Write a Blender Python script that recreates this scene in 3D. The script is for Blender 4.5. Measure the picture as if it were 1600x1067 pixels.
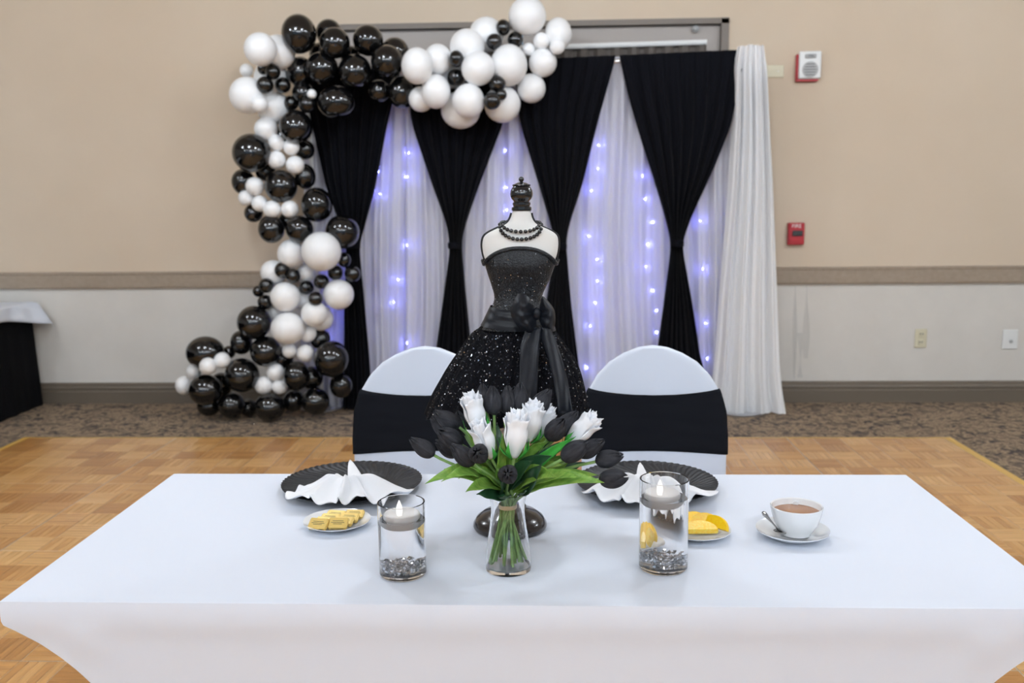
import bpy, math, random
from mathutils import Vector, Matrix, Quaternion
random.seed(7)
PI = math.pi
scene = bpy.context.scene
COL = scene.collection
for o in list(bpy.data.objects):
    bpy.data.objects.remove(o)

# ------------------------------------------------------------------ camera
FPX, PITCH, YAW, ROLL = 1453.2, 0.1511, 0.0401, -0.0101
CAM = Vector((0.0379, -1.4888, 1.4191))
_fw = Vector((-math.sin(YAW)*math.cos(PITCH), math.cos(YAW)*math.cos(PITCH), -math.sin(PITCH)))
_r = Vector((math.cos(YAW), math.sin(YAW), 0.0))
_u = _r.cross(_fw)
_r2 = _r*math.cos(ROLL) + _u*math.sin(ROLL)
_u2 = -_r*math.sin(ROLL) + _u*math.cos(ROLL)
cd = bpy.data.cameras.new('camera')
cam = bpy.data.objects.new('camera', cd)
COL.objects.link(cam)
cd.sensor_fit = 'HORIZONTAL'
cd.sensor_width = 36.0
cd.lens = FPX/1600*36.0
cd.clip_start = 0.05
cd.dof.use_dof = True
cd.dof.focus_distance = 1.85
cd.dof.aperture_fstop = 5.0
m = Matrix((( _r2.x, _u2.x, -_fw.x, CAM.x), (_r2.y, _u2.y, -_fw.y, CAM.y), (_r2.z, _u2.z, -_fw.z, CAM.z), (0, 0, 0, 1)))
cam.matrix_world = m
scene.camera = cam

# ------------------------------------------------------------------ world and exposure
w = bpy.data.worlds.new('world')
scene.world = w
w.use_nodes = True
w.node_tree.nodes['Background'].inputs[0].default_value = (0.62, 0.84, 1.06, 1)
w.node_tree.nodes['Background'].inputs[1].default_value = 0.60     # added even bluish fill light, entering where the rear wall is left out
scene.view_settings.view_transform = 'Standard'
scene.view_settings.look = 'None'
scene.view_settings.gamma = 1.0
scene.view_settings.use_curve_mapping = False
scene.view_settings.exposure = 0.0
scene.cycles.max_bounces = 10
scene.cycles.diffuse_bounces = 3
scene.cycles.glossy_bounces = 3
scene.cycles.transmission_bounces = 10
scene.cycles.adaptive_threshold = 0.07
scene.cycles.adaptive_min_samples = 20
scene.cycles.caustics_reflective = False
LAMP_POWER = 130.0          # radiance of the recessed ceiling lamps
LAMP_COL = (0.90, 0.985, 1.09)

# a photograph pixel (1600x1067) -> a point of the place, on the plane Y = const or Z = const
def ray(x, y):
    return _fw + _r2*((x-800)/FPX) - _u2*((y-533.5)/FPX)
def at(x, y, Y):
    d = ray(x, y)
    return CAM + d*((Y-CAM.y)/d.y)
def onz(x, y, z):
    d = ray(x, y)
    return CAM + d*((z-CAM.z)/d.z)
def depth(p):
    return (Vector(p)-CAM).dot(_fw)
def pxm(p):                # metres per photograph pixel at a point
    return depth(p)/FPX

# ------------------------------------------------------------------ materials
def lin(c):
    return c/12.92 if c <= 0.04045 else ((c+0.055)/1.055)**2.4
def rgb(r, g, b):
    return (lin(r/255), lin(g/255), lin(b/255), 1.0)
MATS = {}
def mat(name, col, rough=0.5, metal=0.0, **kw):
    mt = bpy.data.materials.new(name)
    mt.use_nodes = True
    b = mt.node_tree.nodes['Principled BSDF']
    b.inputs['Base Color'].default_value = col
    b.inputs['Roughness'].default_value = rough
    b.inputs['Metallic'].default_value = metal
    for k, v in kw.items():
        b.inputs[k.replace('_', ' ')].default_value = v
    MATS[name] = mt
    return mt
def nodes(mt):
    return mt.node_tree.nodes, mt.node_tree.links, mt.node_tree.nodes['Principled BSDF']
def add(nt, typ, **kw):
    n = nt.nodes.new(typ)
    for k, v in kw.items():
        setattr(n, k, v)
    return n
def ramp(mt, stops):
    n = mt.node_tree.nodes.new('ShaderNodeValToRGB')
    e = n.color_ramp.elements
    while len(e) < len(stops):
        e.new(0.5)
    for el, (p, c) in zip(e, stops):
        el.position = p
        el.color = c
    return n
def noise_col(mt, scale, stops, detail=3, coord='Object', stretch=None, bump=0.0, rough=0.6):
    N, L, b = nodes(mt)
    tc = N.new('ShaderNodeTexCoord')
    src = tc.outputs[coord]
    if stretch:
        mp = N.new('ShaderNodeMapping')
        mp.inputs['Scale'].default_value = stretch
        L.new(src, mp.inputs[0])
        src = mp.outputs[0]
    nz = N.new('ShaderNodeTexNoise')
    nz.inputs['Scale'].default_value = scale
    nz.inputs['Detail'].default_value = detail
    nz.inputs['Roughness'].default_value = rough
    L.new(src, nz.inputs['Vector'])
    r = ramp(mt, stops)
    L.new(nz.outputs[0], r.inputs[0])
    L.new(r.outputs[0], b.inputs['Base Color'])
    if bump:
        bp = N.new('ShaderNodeBump')
        bp.inputs['Strength'].default_value = bump
        bp.inputs['Distance'].default_value = 0.002
        L.new(nz.outputs[0], bp.inputs['Height'])
        L.new(bp.outputs[0], b.inputs['Normal'])
    return nz
def bump(mt, scale, strength, dist=0.002, stretch=None, detail=2):
    N, L, b = nodes(mt)
    tc = N.new('ShaderNodeTexCoord')
    src = tc.outputs['Object']
    if stretch:
        mp = N.new('ShaderNodeMapping')
        mp.inputs['Scale'].default_value = stretch
        L.new(src, mp.inputs[0])
        src = mp.outputs[0]
    nz = N.new('ShaderNodeTexNoise')
    nz.inputs['Scale'].default_value = scale
    nz.inputs['Detail'].default_value = detail
    L.new(src, nz.inputs['Vector'])
    bp = N.new('ShaderNodeBump')
    bp.inputs['Strength'].default_value = strength
    bp.inputs['Distance'].default_value = dist
    L.new(nz.outputs[0], bp.inputs['Height'])
    L.new(bp.outputs[0], b.inputs['Normal'])
def emat(name, col, strength):
    mt = mat(name, (0.9, 0.9, 0.9, 1), 0.3)
    b = mt.node_tree.nodes['Principled BSDF']
    b.inputs['Emission Color'].default_value = (*col[:3], 1)
    b.inputs['Emission Strength'].default_value = strength
    return mt
def two_sided_sheer(name, col, clear, transl):
    mt = bpy.data.materials.new(name)
    mt.use_nodes = True
    nt = mt.node_tree
    nt.nodes.clear()
    out = nt.nodes.new('ShaderNodeOutputMaterial')
    d = nt.nodes.new('ShaderNodeBsdfDiffuse'); d.inputs[0].default_value = col
    t = nt.nodes.new('ShaderNodeBsdfTranslucent'); t.inputs[0].default_value = col
    x = nt.nodes.new('ShaderNodeBsdfTransparent')
    m1 = nt.nodes.new('ShaderNodeMixShader'); m1.inputs[0].default_value = transl
    m2 = nt.nodes.new('ShaderNodeMixShader'); m2.inputs[0].default_value = clear
    nt.links.new(d.outputs[0], m1.inputs[1]); nt.links.new(t.outputs[0], m1.inputs[2])
    nt.links.new(m1.outputs[0], m2.inputs[1]); nt.links.new(x.outputs[0], m2.inputs[2])
    nt.links.new(m2.outputs[0], out.inputs[0])
    MATS[name] = mt
    return mt

# ------------------------------------------------------------------ mesh building
class MB:
    def __init__(self):
        self.v, self.f = [], []
    def quad_grid(self, fn, nu, nv, close_u=False):
        b = len(self.v)
        cu = nu if close_u else nu+1
        for j in range(nv+1):
            for i in range(cu):
                self.v.append(tuple(fn(i/nu, j/nv)))
        for j in range(nv):
            for i in range(nu):
                i2 = (i+1) % cu
                self.f.append((b+j*cu+i, b+j*cu+i2, b+(j+1)*cu+i2, b+(j+1)*cu+i))
        return self
    def box(self, c, s, bev=0.0):
        x, y, z = c; a, d, h = s[0]/2, s[1]/2, s[2]/2
        b = len(self.v)
        if not bev:
            self.v += [(x+i*a, y+j*d, z+k*h) for k in (-1, 1) for j in (-1, 1) for i in (-1, 1)]
            self.f += [tuple(b+q for q in F) for F in ((0,2,3,1),(4,5,7,6),(0,1,5,4),(2,6,7,3),(0,4,6,2),(1,3,7,5))]
        else:
            e = min(bev, a*.9, d*.9, h*.9)
            idx = {}
            for sx in (-1, 1):
                for sy in (-1, 1):
                    for sz in (-1, 1):
                        for ax in range(3):
                            p = [sx*(a-e), sy*(d-e), sz*(h-e)]
                            p[ax] = (sx*a, sy*d, sz*h)[ax]
                            idx[(sx, sy, sz, ax)] = len(self.v)
                            self.v.append((x+p[0], y+p[1], z+p[2]))
            def F(*k): self.f.append(tuple(idx[q] for q in k))
            for s_ in (-1, 1):
                F(*[(s_, j, k, 0) for j, k in ((-1,-1),(1,-1),(1,1),(-1,1))][::s_])
                F(*[(i, s_, k, 1) for i, k in ((-1,-1),(-1,1),(1,1),(1,-1))][::s_])
                F(*[(i, j, s_, 2) for i, j in ((-1,-1),(1,-1),(1,1),(-1,1))][::s_])
            for p in (-1, 1):
                for q in (-1, 1):
                    F((p,q,-1,0),(p,q,1,0),(p,q,1,1),(p,q,-1,1))
                    F((p,-1,q,0),(p,1,q,0),(p,1,q,2),(p,-1,q,2))
                    F((-1,p,q,1),(1,p,q,1),(1,p,q,2),(-1,p,q,2))
                    for r in (-1, 1):
                        F((p,q,r,0),(p,q,r,1),(p,q,r,2))
        return self
    def lathe(self, prof, seg=32, c=(0, 0, 0), sx=1.0, sy=1.0, fn=None, cap=True):
        b = len(self.v)
        n = len(prof)
        for (r, z) in prof:
            for i in range(seg):
                a = 2*PI*i/seg
                rr = r if fn is None else fn(r, z, a)
                self.v.append((c[0]+rr*math.cos(a)*sx, c[1]+rr*math.sin(a)*sy, c[2]+z))
        for j in range(n-1):
            for i in range(seg):
                i2 = (i+1) % seg
                self.f.append((b+j*seg+i, b+j*seg+i2, b+(j+1)*seg+i2, b+(j+1)*seg+i))
        if cap:
            self.f.append(tuple(b+i for i in range(seg))[::-1])
            self.f.append(tuple(b+(n-1)*seg+i for i in range(seg)))
        return self
    def tube(self, pts, rad, seg=8, cap=True, flat=None):
        pts = [Vector(p) for p in pts]
        n = len(pts)
        rs = rad if isinstance(rad, (list, tuple)) else [rad]*n
        b = len(self.v)
        up = None
        for k in range(n):
            t = (pts[min(k+1, n-1)]-pts[max(k-1, 0)]).normalized()
            if up is None:
                up = Vector((0, 0, 1)) if abs(t.z) < 0.9 else Vector((1, 0, 0))
            s = t.cross(up).normalized()
            up = s.cross(t).normalized()
            for i in range(seg):
                a = 2*PI*i/seg
                ku, ks = (1, 1) if flat is None else flat
                self.v.append(tuple(pts[k] + s*(rs[k]*math.cos(a)*ks) + up*(rs[k]*math.sin(a)*ku)))
        for k in range(n-1):
            for i in range(seg):
                i2 = (i+1) % seg
                self.f.append((b+k*seg+i, b+k*seg+i2, b+(k+1)*seg+i2, b+(k+1)*seg+i))
        if cap:
            self.f.append(tuple(b+i for i in range(seg))[::-1])
            self.f.append(tuple(b+(n-1)*seg+i for i in range(seg)))
        return self
    def sphere(self, c, r, seg=12, rings=8):
        prof = [(max(1e-5, math.sin(PI*j/rings)), -math.cos(PI*j/rings)) for j in range(rings+1)]
        rx, ry, rz = (r, r, r) if not isinstance(r, (tuple, list)) else r
        b = len(self.v)
        for (q, z) in prof:
            for i in range(seg):
                a = 2*PI*i/seg
                self.v.append((c[0]+q*math.cos(a)*rx, c[1]+q*math.sin(a)*ry, c[2]+z*rz))
        for j in range(rings):
            for i in range(seg):
                i2 = (i+1) % seg
                self.f.append((b+j*seg+i, b+j*seg+i2, b+(j+1)*seg+i2, b+(j+1)*seg+i))
        return self
    def prism(self, poly, y0, y1):          # polygon in x,z extruded along y
        b = len(self.v); n = len(poly)
        self.v += [(x, y0, z) for x, z in poly] + [(x, y1, z) for x, z in poly]
        self.f.append(tuple(b+i for i in range(n)))
        self.f.append(tuple(b+n+i for i in range(n))[::-1])
        for i in range(n):
            j = (i+1) % n
            self.f.append((b+i, b+n+i, b+n+j, b+j))
        return self
    def mesh(self, name, material, smooth=True, off=None):
        me = bpy.data.meshes.new(name)
        vs = self.v if off is None else [(a-off[0], b-off[1], c-off[2]) for a, b, c in self.v]
        me.from_pydata(vs, [], self.f)
        me.update()
        if material is not None:
            me.materials.append(material)
        if smooth:
            me.polygons.foreach_set('use_smooth', [True]*len(me.polygons))
            try:
                me.set_sharp_from_angle(angle=math.radians(38 if smooth is True else smooth))
            except Exception:
                pass
        return me
    def build(self, name, material, parent=None, smooth=True, world=False, fix=True):
        off = None
        if parent is not None and world:
            off = wloc(parent)
        me = self.mesh(name, material, smooth, off)
        if fix:
            import bmesh
            bm = bmesh.new(); bm.from_mesh(me)
            bmesh.ops.recalc_face_normals(bm, faces=bm.faces)
            bm.to_mesh(me); bm.free()
        return link(name, me, parent)
def wloc(o):
    p = Vector(o.location)
    while o.parent is not None:
        o = o.parent
        p = p + Vector(o.location)
    return p
def link(name, me, parent=None):
    o = bpy.data.objects.new(name, me)
    COL.objects.link(o)
    if parent is not None:
        o.parent = parent
    return o
def tag(o, label, cat, group=None, kind=None):
    o['label'] = label
    o['category'] = cat
    if group: o['group'] = group
    if kind: o['kind'] = kind
    return o
def thing(name, label, cat, loc=(0, 0, 0), rz=0.0, group=None):
    o = bpy.data.objects.new(name, None)
    o.empty_display_size = 0.05
    COL.objects.link(o)
    o.location = loc
    o.rotation_euler = (0, 0, rz)
    return tag(o, label, cat, group)
def struct(name, mb, material, parent=None, smooth=False):
    o = mb.build(name, material, parent, smooth)
    if parent is None:
        o['kind'] = 'structure'
    return o
def solid(o, t, offset=0.0):
    md = o.modifiers.new('thickness', 'SOLIDIFY')
    md.thickness = t
    md.offset = offset
    return o
def subsurf(o, n=1):
    md = o.modifiers.new('smooth', 'SUBSURF')
    md.levels = n
    md.render_levels = n
    return o
def copy_tree(o, parent=None):
    c = o.copy()
    COL.objects.link(c)
    c.parent = parent
    for ch in list(o.children):
        copy_tree(ch, c)
    return c
def text_mesh(body, size, depth_=0.0004):
    cu = bpy.data.curves.new('lettering', 'FONT')
    cu.body = body
    cu.size = size
    cu.extrude = depth_
    cu.align_x = 'CENTER'
    cu.align_y = 'CENTER'
    ob = bpy.data.objects.new('lettering', cu)
    COL.objects.link(ob)
    dg = bpy.context.evaluated_depsgraph_get()
    me = bpy.data.meshes.new_from_object(ob.evaluated_get(dg))
    bpy.data.objects.remove(ob)
    return me
def smooth_step(a, b, x):
    t = max(0.0, min(1.0, (x-a)/(b-a)))
    return t*t*(3-2*t)
def interp(tab, x):          # piecewise smooth table lookup: tab = [(x, v...), ...] ascending
    if x <= tab[0][0]: return tab[0][1:]
    for a, b in zip(tab, tab[1:]):
        if x <= b[0]:
            t = (x-a[0])/(b[0]-a[0])
            return tuple(p+(q-p)*t for p, q in zip(a[1:], b[1:]))
    return tab[-1][1:]

# ------------------------------------------------------------------ palette
mat('cloth_white', (0.775, 0.82, 0.91, 1), 0.85)
bump(MATS['cloth_white'], 900, 0.12, 0.0006)
mat('spandex_white', (0.74, 0.79, 0.89, 1), 0.6)
mat('spandex_black', (0.0085, 0.0095, 0.013, 1), 0.85, Specular_IOR_Level=0.12)
bump(MATS['spandex_black'], 300, 0.2, 0.0005, (1, 1, 6))
mat('napkin_white', (0.88, 0.88, 0.90, 1), 0.8)
mat('balloon_black', (0.003, 0.003, 0.0035, 1), 0.10, Specular_IOR_Level=0.62, Coat_Weight=0.35, Coat_Roughness=0.08)
mat('balloon_white', (0.97, 0.97, 0.97, 1), 0.30)
mat('velvet_black', (0.0055, 0.0058, 0.0085, 1), 0.9, Specular_IOR_Level=0.06, Sheen_Weight=0.04, Sheen_Roughness=0.4)
two_sided_sheer('sheer_white', (0.88, 0.88, 0.95, 1), 0.14, 0.35)  # lavender glow of the fairy lights is tinted into this cloth colour
two_sided_sheer('sheer_dense', (0.97, 0.97, 0.98, 1), 0.02, 0.15)
two_sided_sheer('liner_white', (0.86, 0.86, 0.94, 1), 0.03, 0.2)
mat('pipe_metal', (0.7, 0.7, 0.72, 1), 0.3, 1.0)
mat('plastic_white', (0.82, 0.82, 0.80, 1), 0.35)
mat('plastic_cream', (0.72, 0.66, 0.48, 1), 0.4)
mat('plastic_red', (0.48, 0.03, 0.04, 1), 0.35)
mat('plastic_grey', (0.45, 0.45, 0.44, 1), 0.5)
mat('plastic_dark', (0.05, 0.05, 0.05, 1), 0.5)
mat('porcelain', (0.86, 0.87, 0.88, 1), 0.12, Coat_Weight=0.4)
mat('charger_black', (0.014, 0.014, 0.016, 1), 0.45, Specular_IOR_Level=0.3)
mat('steel', (0.42, 0.41, 0.40, 1), 0.22, 1.0)
mat('coffee', (0.34, 0.165, 0.085, 1), 0.15)
mat('glass', (1, 1, 1, 1), 0.0, Transmission_Weight=1.0, IOR=1.45)
mat('water', (0.99, 0.995, 1, 1), 0.0, Transmission_Weight=1.0, IOR=1.33)
mat('crystal', (0.95, 0.96, 1.0, 1), 0.04, 0.7, IOR=1.6)
mat('wax', (0.90, 0.90, 0.90, 1), 0.45)
emat('candle_flame', (1.0, 0.93, 0.84), 0.7)
emat('lamp_lens', LAMP_COL, LAMP_POWER)
emat('led_blue', (0.20, 0.22, 1.0), 210.0)
mat('gold_foil', (0.80, 0.58, 0.18, 1), 0.4, 0.3)
mat('ink', (0.10, 0.09, 0.05, 1), 0.6)
mat('orange_flesh', (0.95, 0.52, 0.01, 1), 0.3)
noise_col(MATS['orange_flesh'], 260, [(0.3, (1.0, 0.56, 0.004, 1)), (0.7, (1.0, 0.70, 0.02, 1))])
mat('orange_cut', (0.93, 0.62, 0.10, 1), 0.35)
noise_col(MATS['orange_cut'], 180, [(0.35, (1.0, 0.60, 0.02, 1)), (0.7, (1.0, 0.80, 0.20, 1))])
mat('tulip_black', (0.022, 0.022, 0.026, 1), 0.75, Specular_IOR_Level=0.15)
noise_col(MATS['tulip_black'], 60, [(0.3, (0.015, 0.0155, 0.019, 1)), (0.75, (0.052, 0.053, 0.062, 1))], stretch=(3, 3, 0.5))
mat('tulip_core', (0.006, 0.006, 0.007, 1), 0.4)
mat('rose_white', (0.92, 0.94, 0.98, 1), 0.75)
mat('leaf_light', (0.16, 0.34, 0.05, 1), 0.45)
noise_col(MATS['leaf_light'], 45, [(0.3, (0.10, 0.27, 0.03, 1)), (0.75, (0.30, 0.48, 0.09, 1))], stretch=(1, 4, 1))
mat('leaf_dark', (0.018, 0.075, 0.03, 1), 0.4)
mat('sepal_green', (0.05, 0.38, 0.05, 1), 0.45)
mat('stem_green', (0.2, 0.38, 0.1, 1), 0.5)
noise_col(MATS['stem_green'], 40, [(0.3, (0.15, 0.30, 0.08, 1)), (0.75, (0.30, 0.47, 0.16, 1))])
mat('band_tan', (0.62, 0.50, 0.30, 1), 0.5)
mat('form_white', (0.80, 0.79, 0.76, 1), 0.7)
mat('gloss_black', (0.006, 0.007, 0.009, 1), 0.12, Coat_Weight=0.5)
mat('base_brown', (0.022, 0.016, 0.014, 1), 0.22, Coat_Weight=0.3)
mat('piping_black', (0.008, 0.008, 0.01, 1), 0.6)
mat('satin_black', (0.006, 0.008, 0.013, 1), 0.40, Specular_IOR_Level=0.28)
bump(MATS['satin_black'], 60, 0.25, 0.002)
mat('tulle_black', (0.004, 0.004, 0.006, 1), 0.85, Specular_IOR_Level=0.12)
bump(MATS['tulle_black'], 500, 0.6, 0.001)
mat('bodice_black', (0.012, 0.015, 0.022, 1), 0.35, 0.3)
mat('sequin', (0.55, 0.57, 0.62, 1), 0.12, 1.0)
mat('sequin_dark', (0.022, 0.024, 0.03, 1), 0.25, 0.8)
mat('skirt_cloth_black', (0.005, 0.005, 0.006, 1), 0.9, Specular_IOR_Level=0.1)
# bodice: rows of stitched sequins as fine relief
N, L, B = nodes(MATS['bodice_black'])
tc = N.new('ShaderNodeTexCoord')
vo = N.new('ShaderNodeTexVoronoi'); vo.inputs['Scale'].default_value = 330
L.new(tc.outputs['Object'], vo.inputs['Vector'])
bp = N.new('ShaderNodeBump'); bp.inputs['Strength'].default_value = 0.7; bp.inputs['Distance'].default_value = 0.0015
L.new(vo.outputs['Distance'], bp.inputs['Height']); L.new(bp.outputs[0], B.inputs['Normal'])
rr = ramp(MATS['bodice_black'], [(0.0, (0.030, 0.034, 0.042, 1)), (0.6, (0.004, 0.005, 0.007, 1))])
L.new(vo.outputs['Distance'], rr.inputs[0]); L.new(rr.outputs[0], B.inputs['Base Color'])

# setting
mat('wall_upper', rgb(196, 180, 160), 0.9)
noise_col(MATS['wall_upper'], 0.6, [(0.3, (0.655, 0.53, 0.395, 1)), (0.7, (0.71, 0.59, 0.455, 1))], detail=4)
mat('wall_lower', rgb(205, 197, 184), 0.8)
noise_col(MATS['wall_lower'], 1.3, [(0.3, (0.68, 0.64, 0.58, 1)), (0.72, (0.78, 0.74, 0.68, 1))], detail=5)
mat('trim_taupe', (0.21, 0.170, 0.125, 1), 0.6)
noise_col(MATS['trim_taupe'], 30, [(0.3, (0.34, 0.27, 0.20, 1)), (0.7, (0.39, 0.31, 0.235, 1))])
mat('baseboard_taupe', (0.155, 0.124, 0.090, 1), 0.5)
mat('door_grey', (0.42, 0.37, 0.33, 1), 0.5)
mat('door_frame', (0.20, 0.165, 0.135, 1), 0.5)
mat('ceiling_white', (0.80, 0.79, 0.76, 1), 0.9)
mat('wall_plain', (0.66, 0.62, 0.56, 1), 0.9)
mat('taupe_fabric', (0.12, 0.10, 0.085, 1), 0.8)
mat('trim_gold', (0.82, 0.50, 0.11, 1), 0.35)
mat('seam_metal', (0.75, 0.72, 0.66, 1), 0.35, 0.8)
# carpet
mt = mat('carpet', (0.1, 0.08, 0.06, 1), 0.95)
N, L, B = nodes(mt)
tc = N.new('ShaderNodeTexCoord')
n1 = N.new('ShaderNodeTexNoise'); n1.inputs['Scale'].default_value = 15; n1.inputs['Detail'].default_value = 2; n1.inputs['Distortion'].default_value = 1.6
n2 = N.new('ShaderNodeTexNoise'); n2.inputs['Scale'].default_value = 160; n2.inputs['Detail'].default_value = 2
L.new(tc.outputs['Object'], n1.inputs['Vector']); L.new(tc.outputs['Object'], n2.inputs['Vector'])
r1 = ramp(mt, [(0.32, (0.055, 0.045, 0.041, 1)), (0.46, (0.18, 0.130, 0.092, 1)), (0.55, (0.42, 0.31, 0.20, 1)), (0.66, (0.21, 0.150, 0.102, 1))])
L.new(n1.outputs[0], r1.inputs[0])
mx = N.new('ShaderNodeMixRGB'); mx.blend_type = 'MULTIPLY'; mx.inputs[0].default_value = 0.75
r2 = ramp(mt, [(0.3, (0.45, 0.45, 0.45, 1)), (0.7, (1.3, 1.25, 1.2, 1))])
L.new(n2.outputs[0], r2.inputs[0])
L.new(r1.outputs[0], mx.inputs[1]); L.new(r2.outputs[0], mx.inputs[2]); L.new(mx.outputs[0], B.inputs['Base Color'])
bp = N.new('ShaderNodeBump'); bp.inputs['Strength'].default_value = 0.6; bp.inputs['Distance'].default_value = 0.004
L.new(n2.outputs[0], bp.inputs['Height']); L.new(bp.outputs[0], B.inputs['Normal'])
# parquet wood: tone and grain direction come from attributes of the pieces
mt = mat('parquet', (0.4, 0.2, 0.08, 1), 0.34, Coat_Weight=0.35, Coat_Roughness=0.22)
N, L, B = nodes(mt)
at_t = N.new('ShaderNodeAttribute'); at_t.attribute_name = 'tone'
at_d = N.new('ShaderNodeAttribute'); at_d.attribute_name = 'grain'
geo = N.new('ShaderNodeNewGeometry')
mp1 = N.new('ShaderNodeMapping'); mp1.inputs['Scale'].default_value = (7, 140, 1)
mp2 = N.new('ShaderNodeMapping'); mp2.inputs['Scale'].default_value = (140, 7, 1)
L.new(geo.outputs['Position'], mp1.inputs[0]); L.new(geo.outputs['Position'], mp2.inputs[0])
mv = N.new('ShaderNodeMix'); mv.data_type = 'VECTOR'
L.new(at_d.outputs['Fac'], mv.inputs[0]); L.new(mp1.outputs[0], mv.inputs[4]); L.new(mp2.outputs[0], mv.inputs[5])
gz = N.new('ShaderNodeTexNoise'); gz.inputs['Scale'].default_value = 1.0; gz.inputs['Detail'].default_value = 3
L.new(mv.outputs[1], gz.inputs['Vector'])
r1 = ramp(mt, [(0.0, (0.46, 0.205, 0.050, 1)), (0.5, (0.64, 0.330, 0.105, 1)), (1.0, (0.76, 0.45, 0.175, 1))])
L.new(at_t.outputs['Fac'], r1.inputs[0])
r2 = ramp(mt, [(0.3, (0.72, 0.68, 0.62, 1)), (0.7, (1.12, 1.12, 1.12, 1))])
L.new(gz.outputs[0], r2.inputs[0])
mx = N.new('ShaderNodeMixRGB'); mx.blend_type = 'MULTIPLY'; mx.inputs[0].default_value = 0.8
L.new(r1.outputs[0], mx.inputs[1]); L.new(r2.outputs[0], mx.inputs[2]); L.new(mx.outputs[0], B.inputs['Base Color'])

# ------------------------------------------------------------------ the room
WALL_Y = 4.958
X0, X1, Y0, CEIL = -8.5, 8.5, -11.0, 3.45
fl = MB().box(((X0+X1)/2, (Y0+WALL_Y)/2, -0.05), (X1-X0, WALL_Y-Y0, 0.1))
tag(struct('floor', fl, MATS['carpet']), 'brown and tan swirl patterned carpet', 'carpet')
RAIL_LO, RAIL_HI = 0.825, 0.945
dR = at(1138, 25, WALL_Y); dL = at(500, 46, WALL_Y); DOOR_T = at(870, 34, WALL_Y).z
DX0, DX1 = dL.x, dR.x
wl = MB()
T = 0.16
wl.box(((X0+DX0)/2, WALL_Y+T/2, (RAIL_LO+CEIL)/2), (DX0-X0, T, CEIL-RAIL_LO))
wl.box(((X1+DX1)/2, WALL_Y+T/2, (RAIL_LO+CEIL)/2), (X1-DX1, T, CEIL-RAIL_LO))
wl.box(((DX0+DX1)/2, WALL_Y+T/2, (DOOR_T+CEIL)/2), (DX1-DX0, T, CEIL-DOOR_T))
wb = tag(struct('wall_back', wl, MATS['wall_upper']), 'beige papered wall above the chair rail behind the backdrop', 'wall')
lo = MB()
lo.box(((X0+DX0)/2, WALL_Y+T/2+0.004, RAIL_LO/2), (DX0-X0, T, RAIL_LO))
lo.box(((X1+DX1)/2, WALL_Y+T/2+0.004, RAIL_LO/2), (X1-DX1, T, RAIL_LO))
lw = lo.build('wall_dado', MATS['wall_lower'], wb, False)
lw['label'] = 'paler scuffed painted wall below the chair rail'
# plaster drips left on the paler wall right of the drapes
dr = MB()
for (px_, y0_, y1_, w_) in ((1243, 447, 592, .030), (1261, 445, 560, .045), (1252, 520, 590, .05)):
    a_, b_ = at(px_, y0_, WALL_Y), at(px_-2, y1_, WALL_Y)
    dr.quad_grid(lambda u, v, a_=a_, b_=b_, w_=w_: (a_.x+(b_.x-a_.x)*v+(u-.5)*w_*(0.6+.5*math.sin(v*5+px_)), WALL_Y+0.004-0.003*math.sin(PI*u)*(0.3+.7*math.sin(PI*min(1, v+.05))), a_.z+(b_.z-a_.z)*v), 6, 14)
mat('plaster', (0.63, 0.60, 0.55, 1), 0.7)
d_ = dr.build('plaster_drip', MATS['plaster'], wb)
d_['label'] = 'pale dried plaster streaks'
tr = MB()
for a, b in ((X0, DX0-0.05), (DX1+0.05, X1)):
    prof = [(0, RAIL_LO), (-.018, RAIL_LO+.004), (-.022, RAIL_LO+.018), (-.022, RAIL_HI-.022), (-.026, RAIL_HI-.016), (-.026, RAIL_HI-.003), (0, RAIL_HI)]
    tr.quad_grid(lambda u, v: (a+(b-a)*v, WALL_Y+interp([(i/6, p[0], p[1]) for i, p in enumerate(prof)], u)[0], interp([(i/6, p[0], p[1]) for i, p in enumerate(prof)], u)[1]), 6, 1)
tag(struct('trim_1', tr, MATS['trim_taupe']), 'taupe chair rail running along the back wall', 'chair rail')
bb = MB()
for a, b in ((X0, DX0-0.05), (DX1+0.05, X1)):
    prof = [(-.020, 0.0), (-.020, .085), (-.014, .092), (-.014, .104), (-.019, .109), (-.012, .128), (-.012, .138), (-.004, .148), (0, .150)]
    tb = [(i/8, p[0], p[1]) for i, p in enumerate(prof)]
    bb.quad_grid(lambda u, v: (a+(b-a)*v, WALL_Y+interp(tb, u)[0], interp(tb, u)[1]), 8, 1)
tag(struct('baseboard_back', bb, MATS['baseboard_taupe']), 'dark taupe moulded baseboard along the back wall', 'baseboard')
for nm, lab, c, s, mm in (('wall_left', 'beige side wall left of the buffet table', (X0-.05, (Y0+WALL_Y)/2, CEIL/2), (.1, WALL_Y-Y0, CEIL), 'wall_plain'),
                      ('wall_right', 'beige side wall at the right end of the hall', (X1+.05, (Y0+WALL_Y)/2, CEIL/2), (.1, WALL_Y-Y0, CEIL), 'wall_plain'),
                      ('ceiling', 'white ceiling with recessed lamps', (0, (Y0+WALL_Y)/2, CEIL+.06), (X1-X0, WALL_Y-Y0, .1), 'ceiling_white'),):
    tag(struct(nm, MB().box(c, s), MATS[mm]), lab, nm.split('_')[0])
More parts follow.
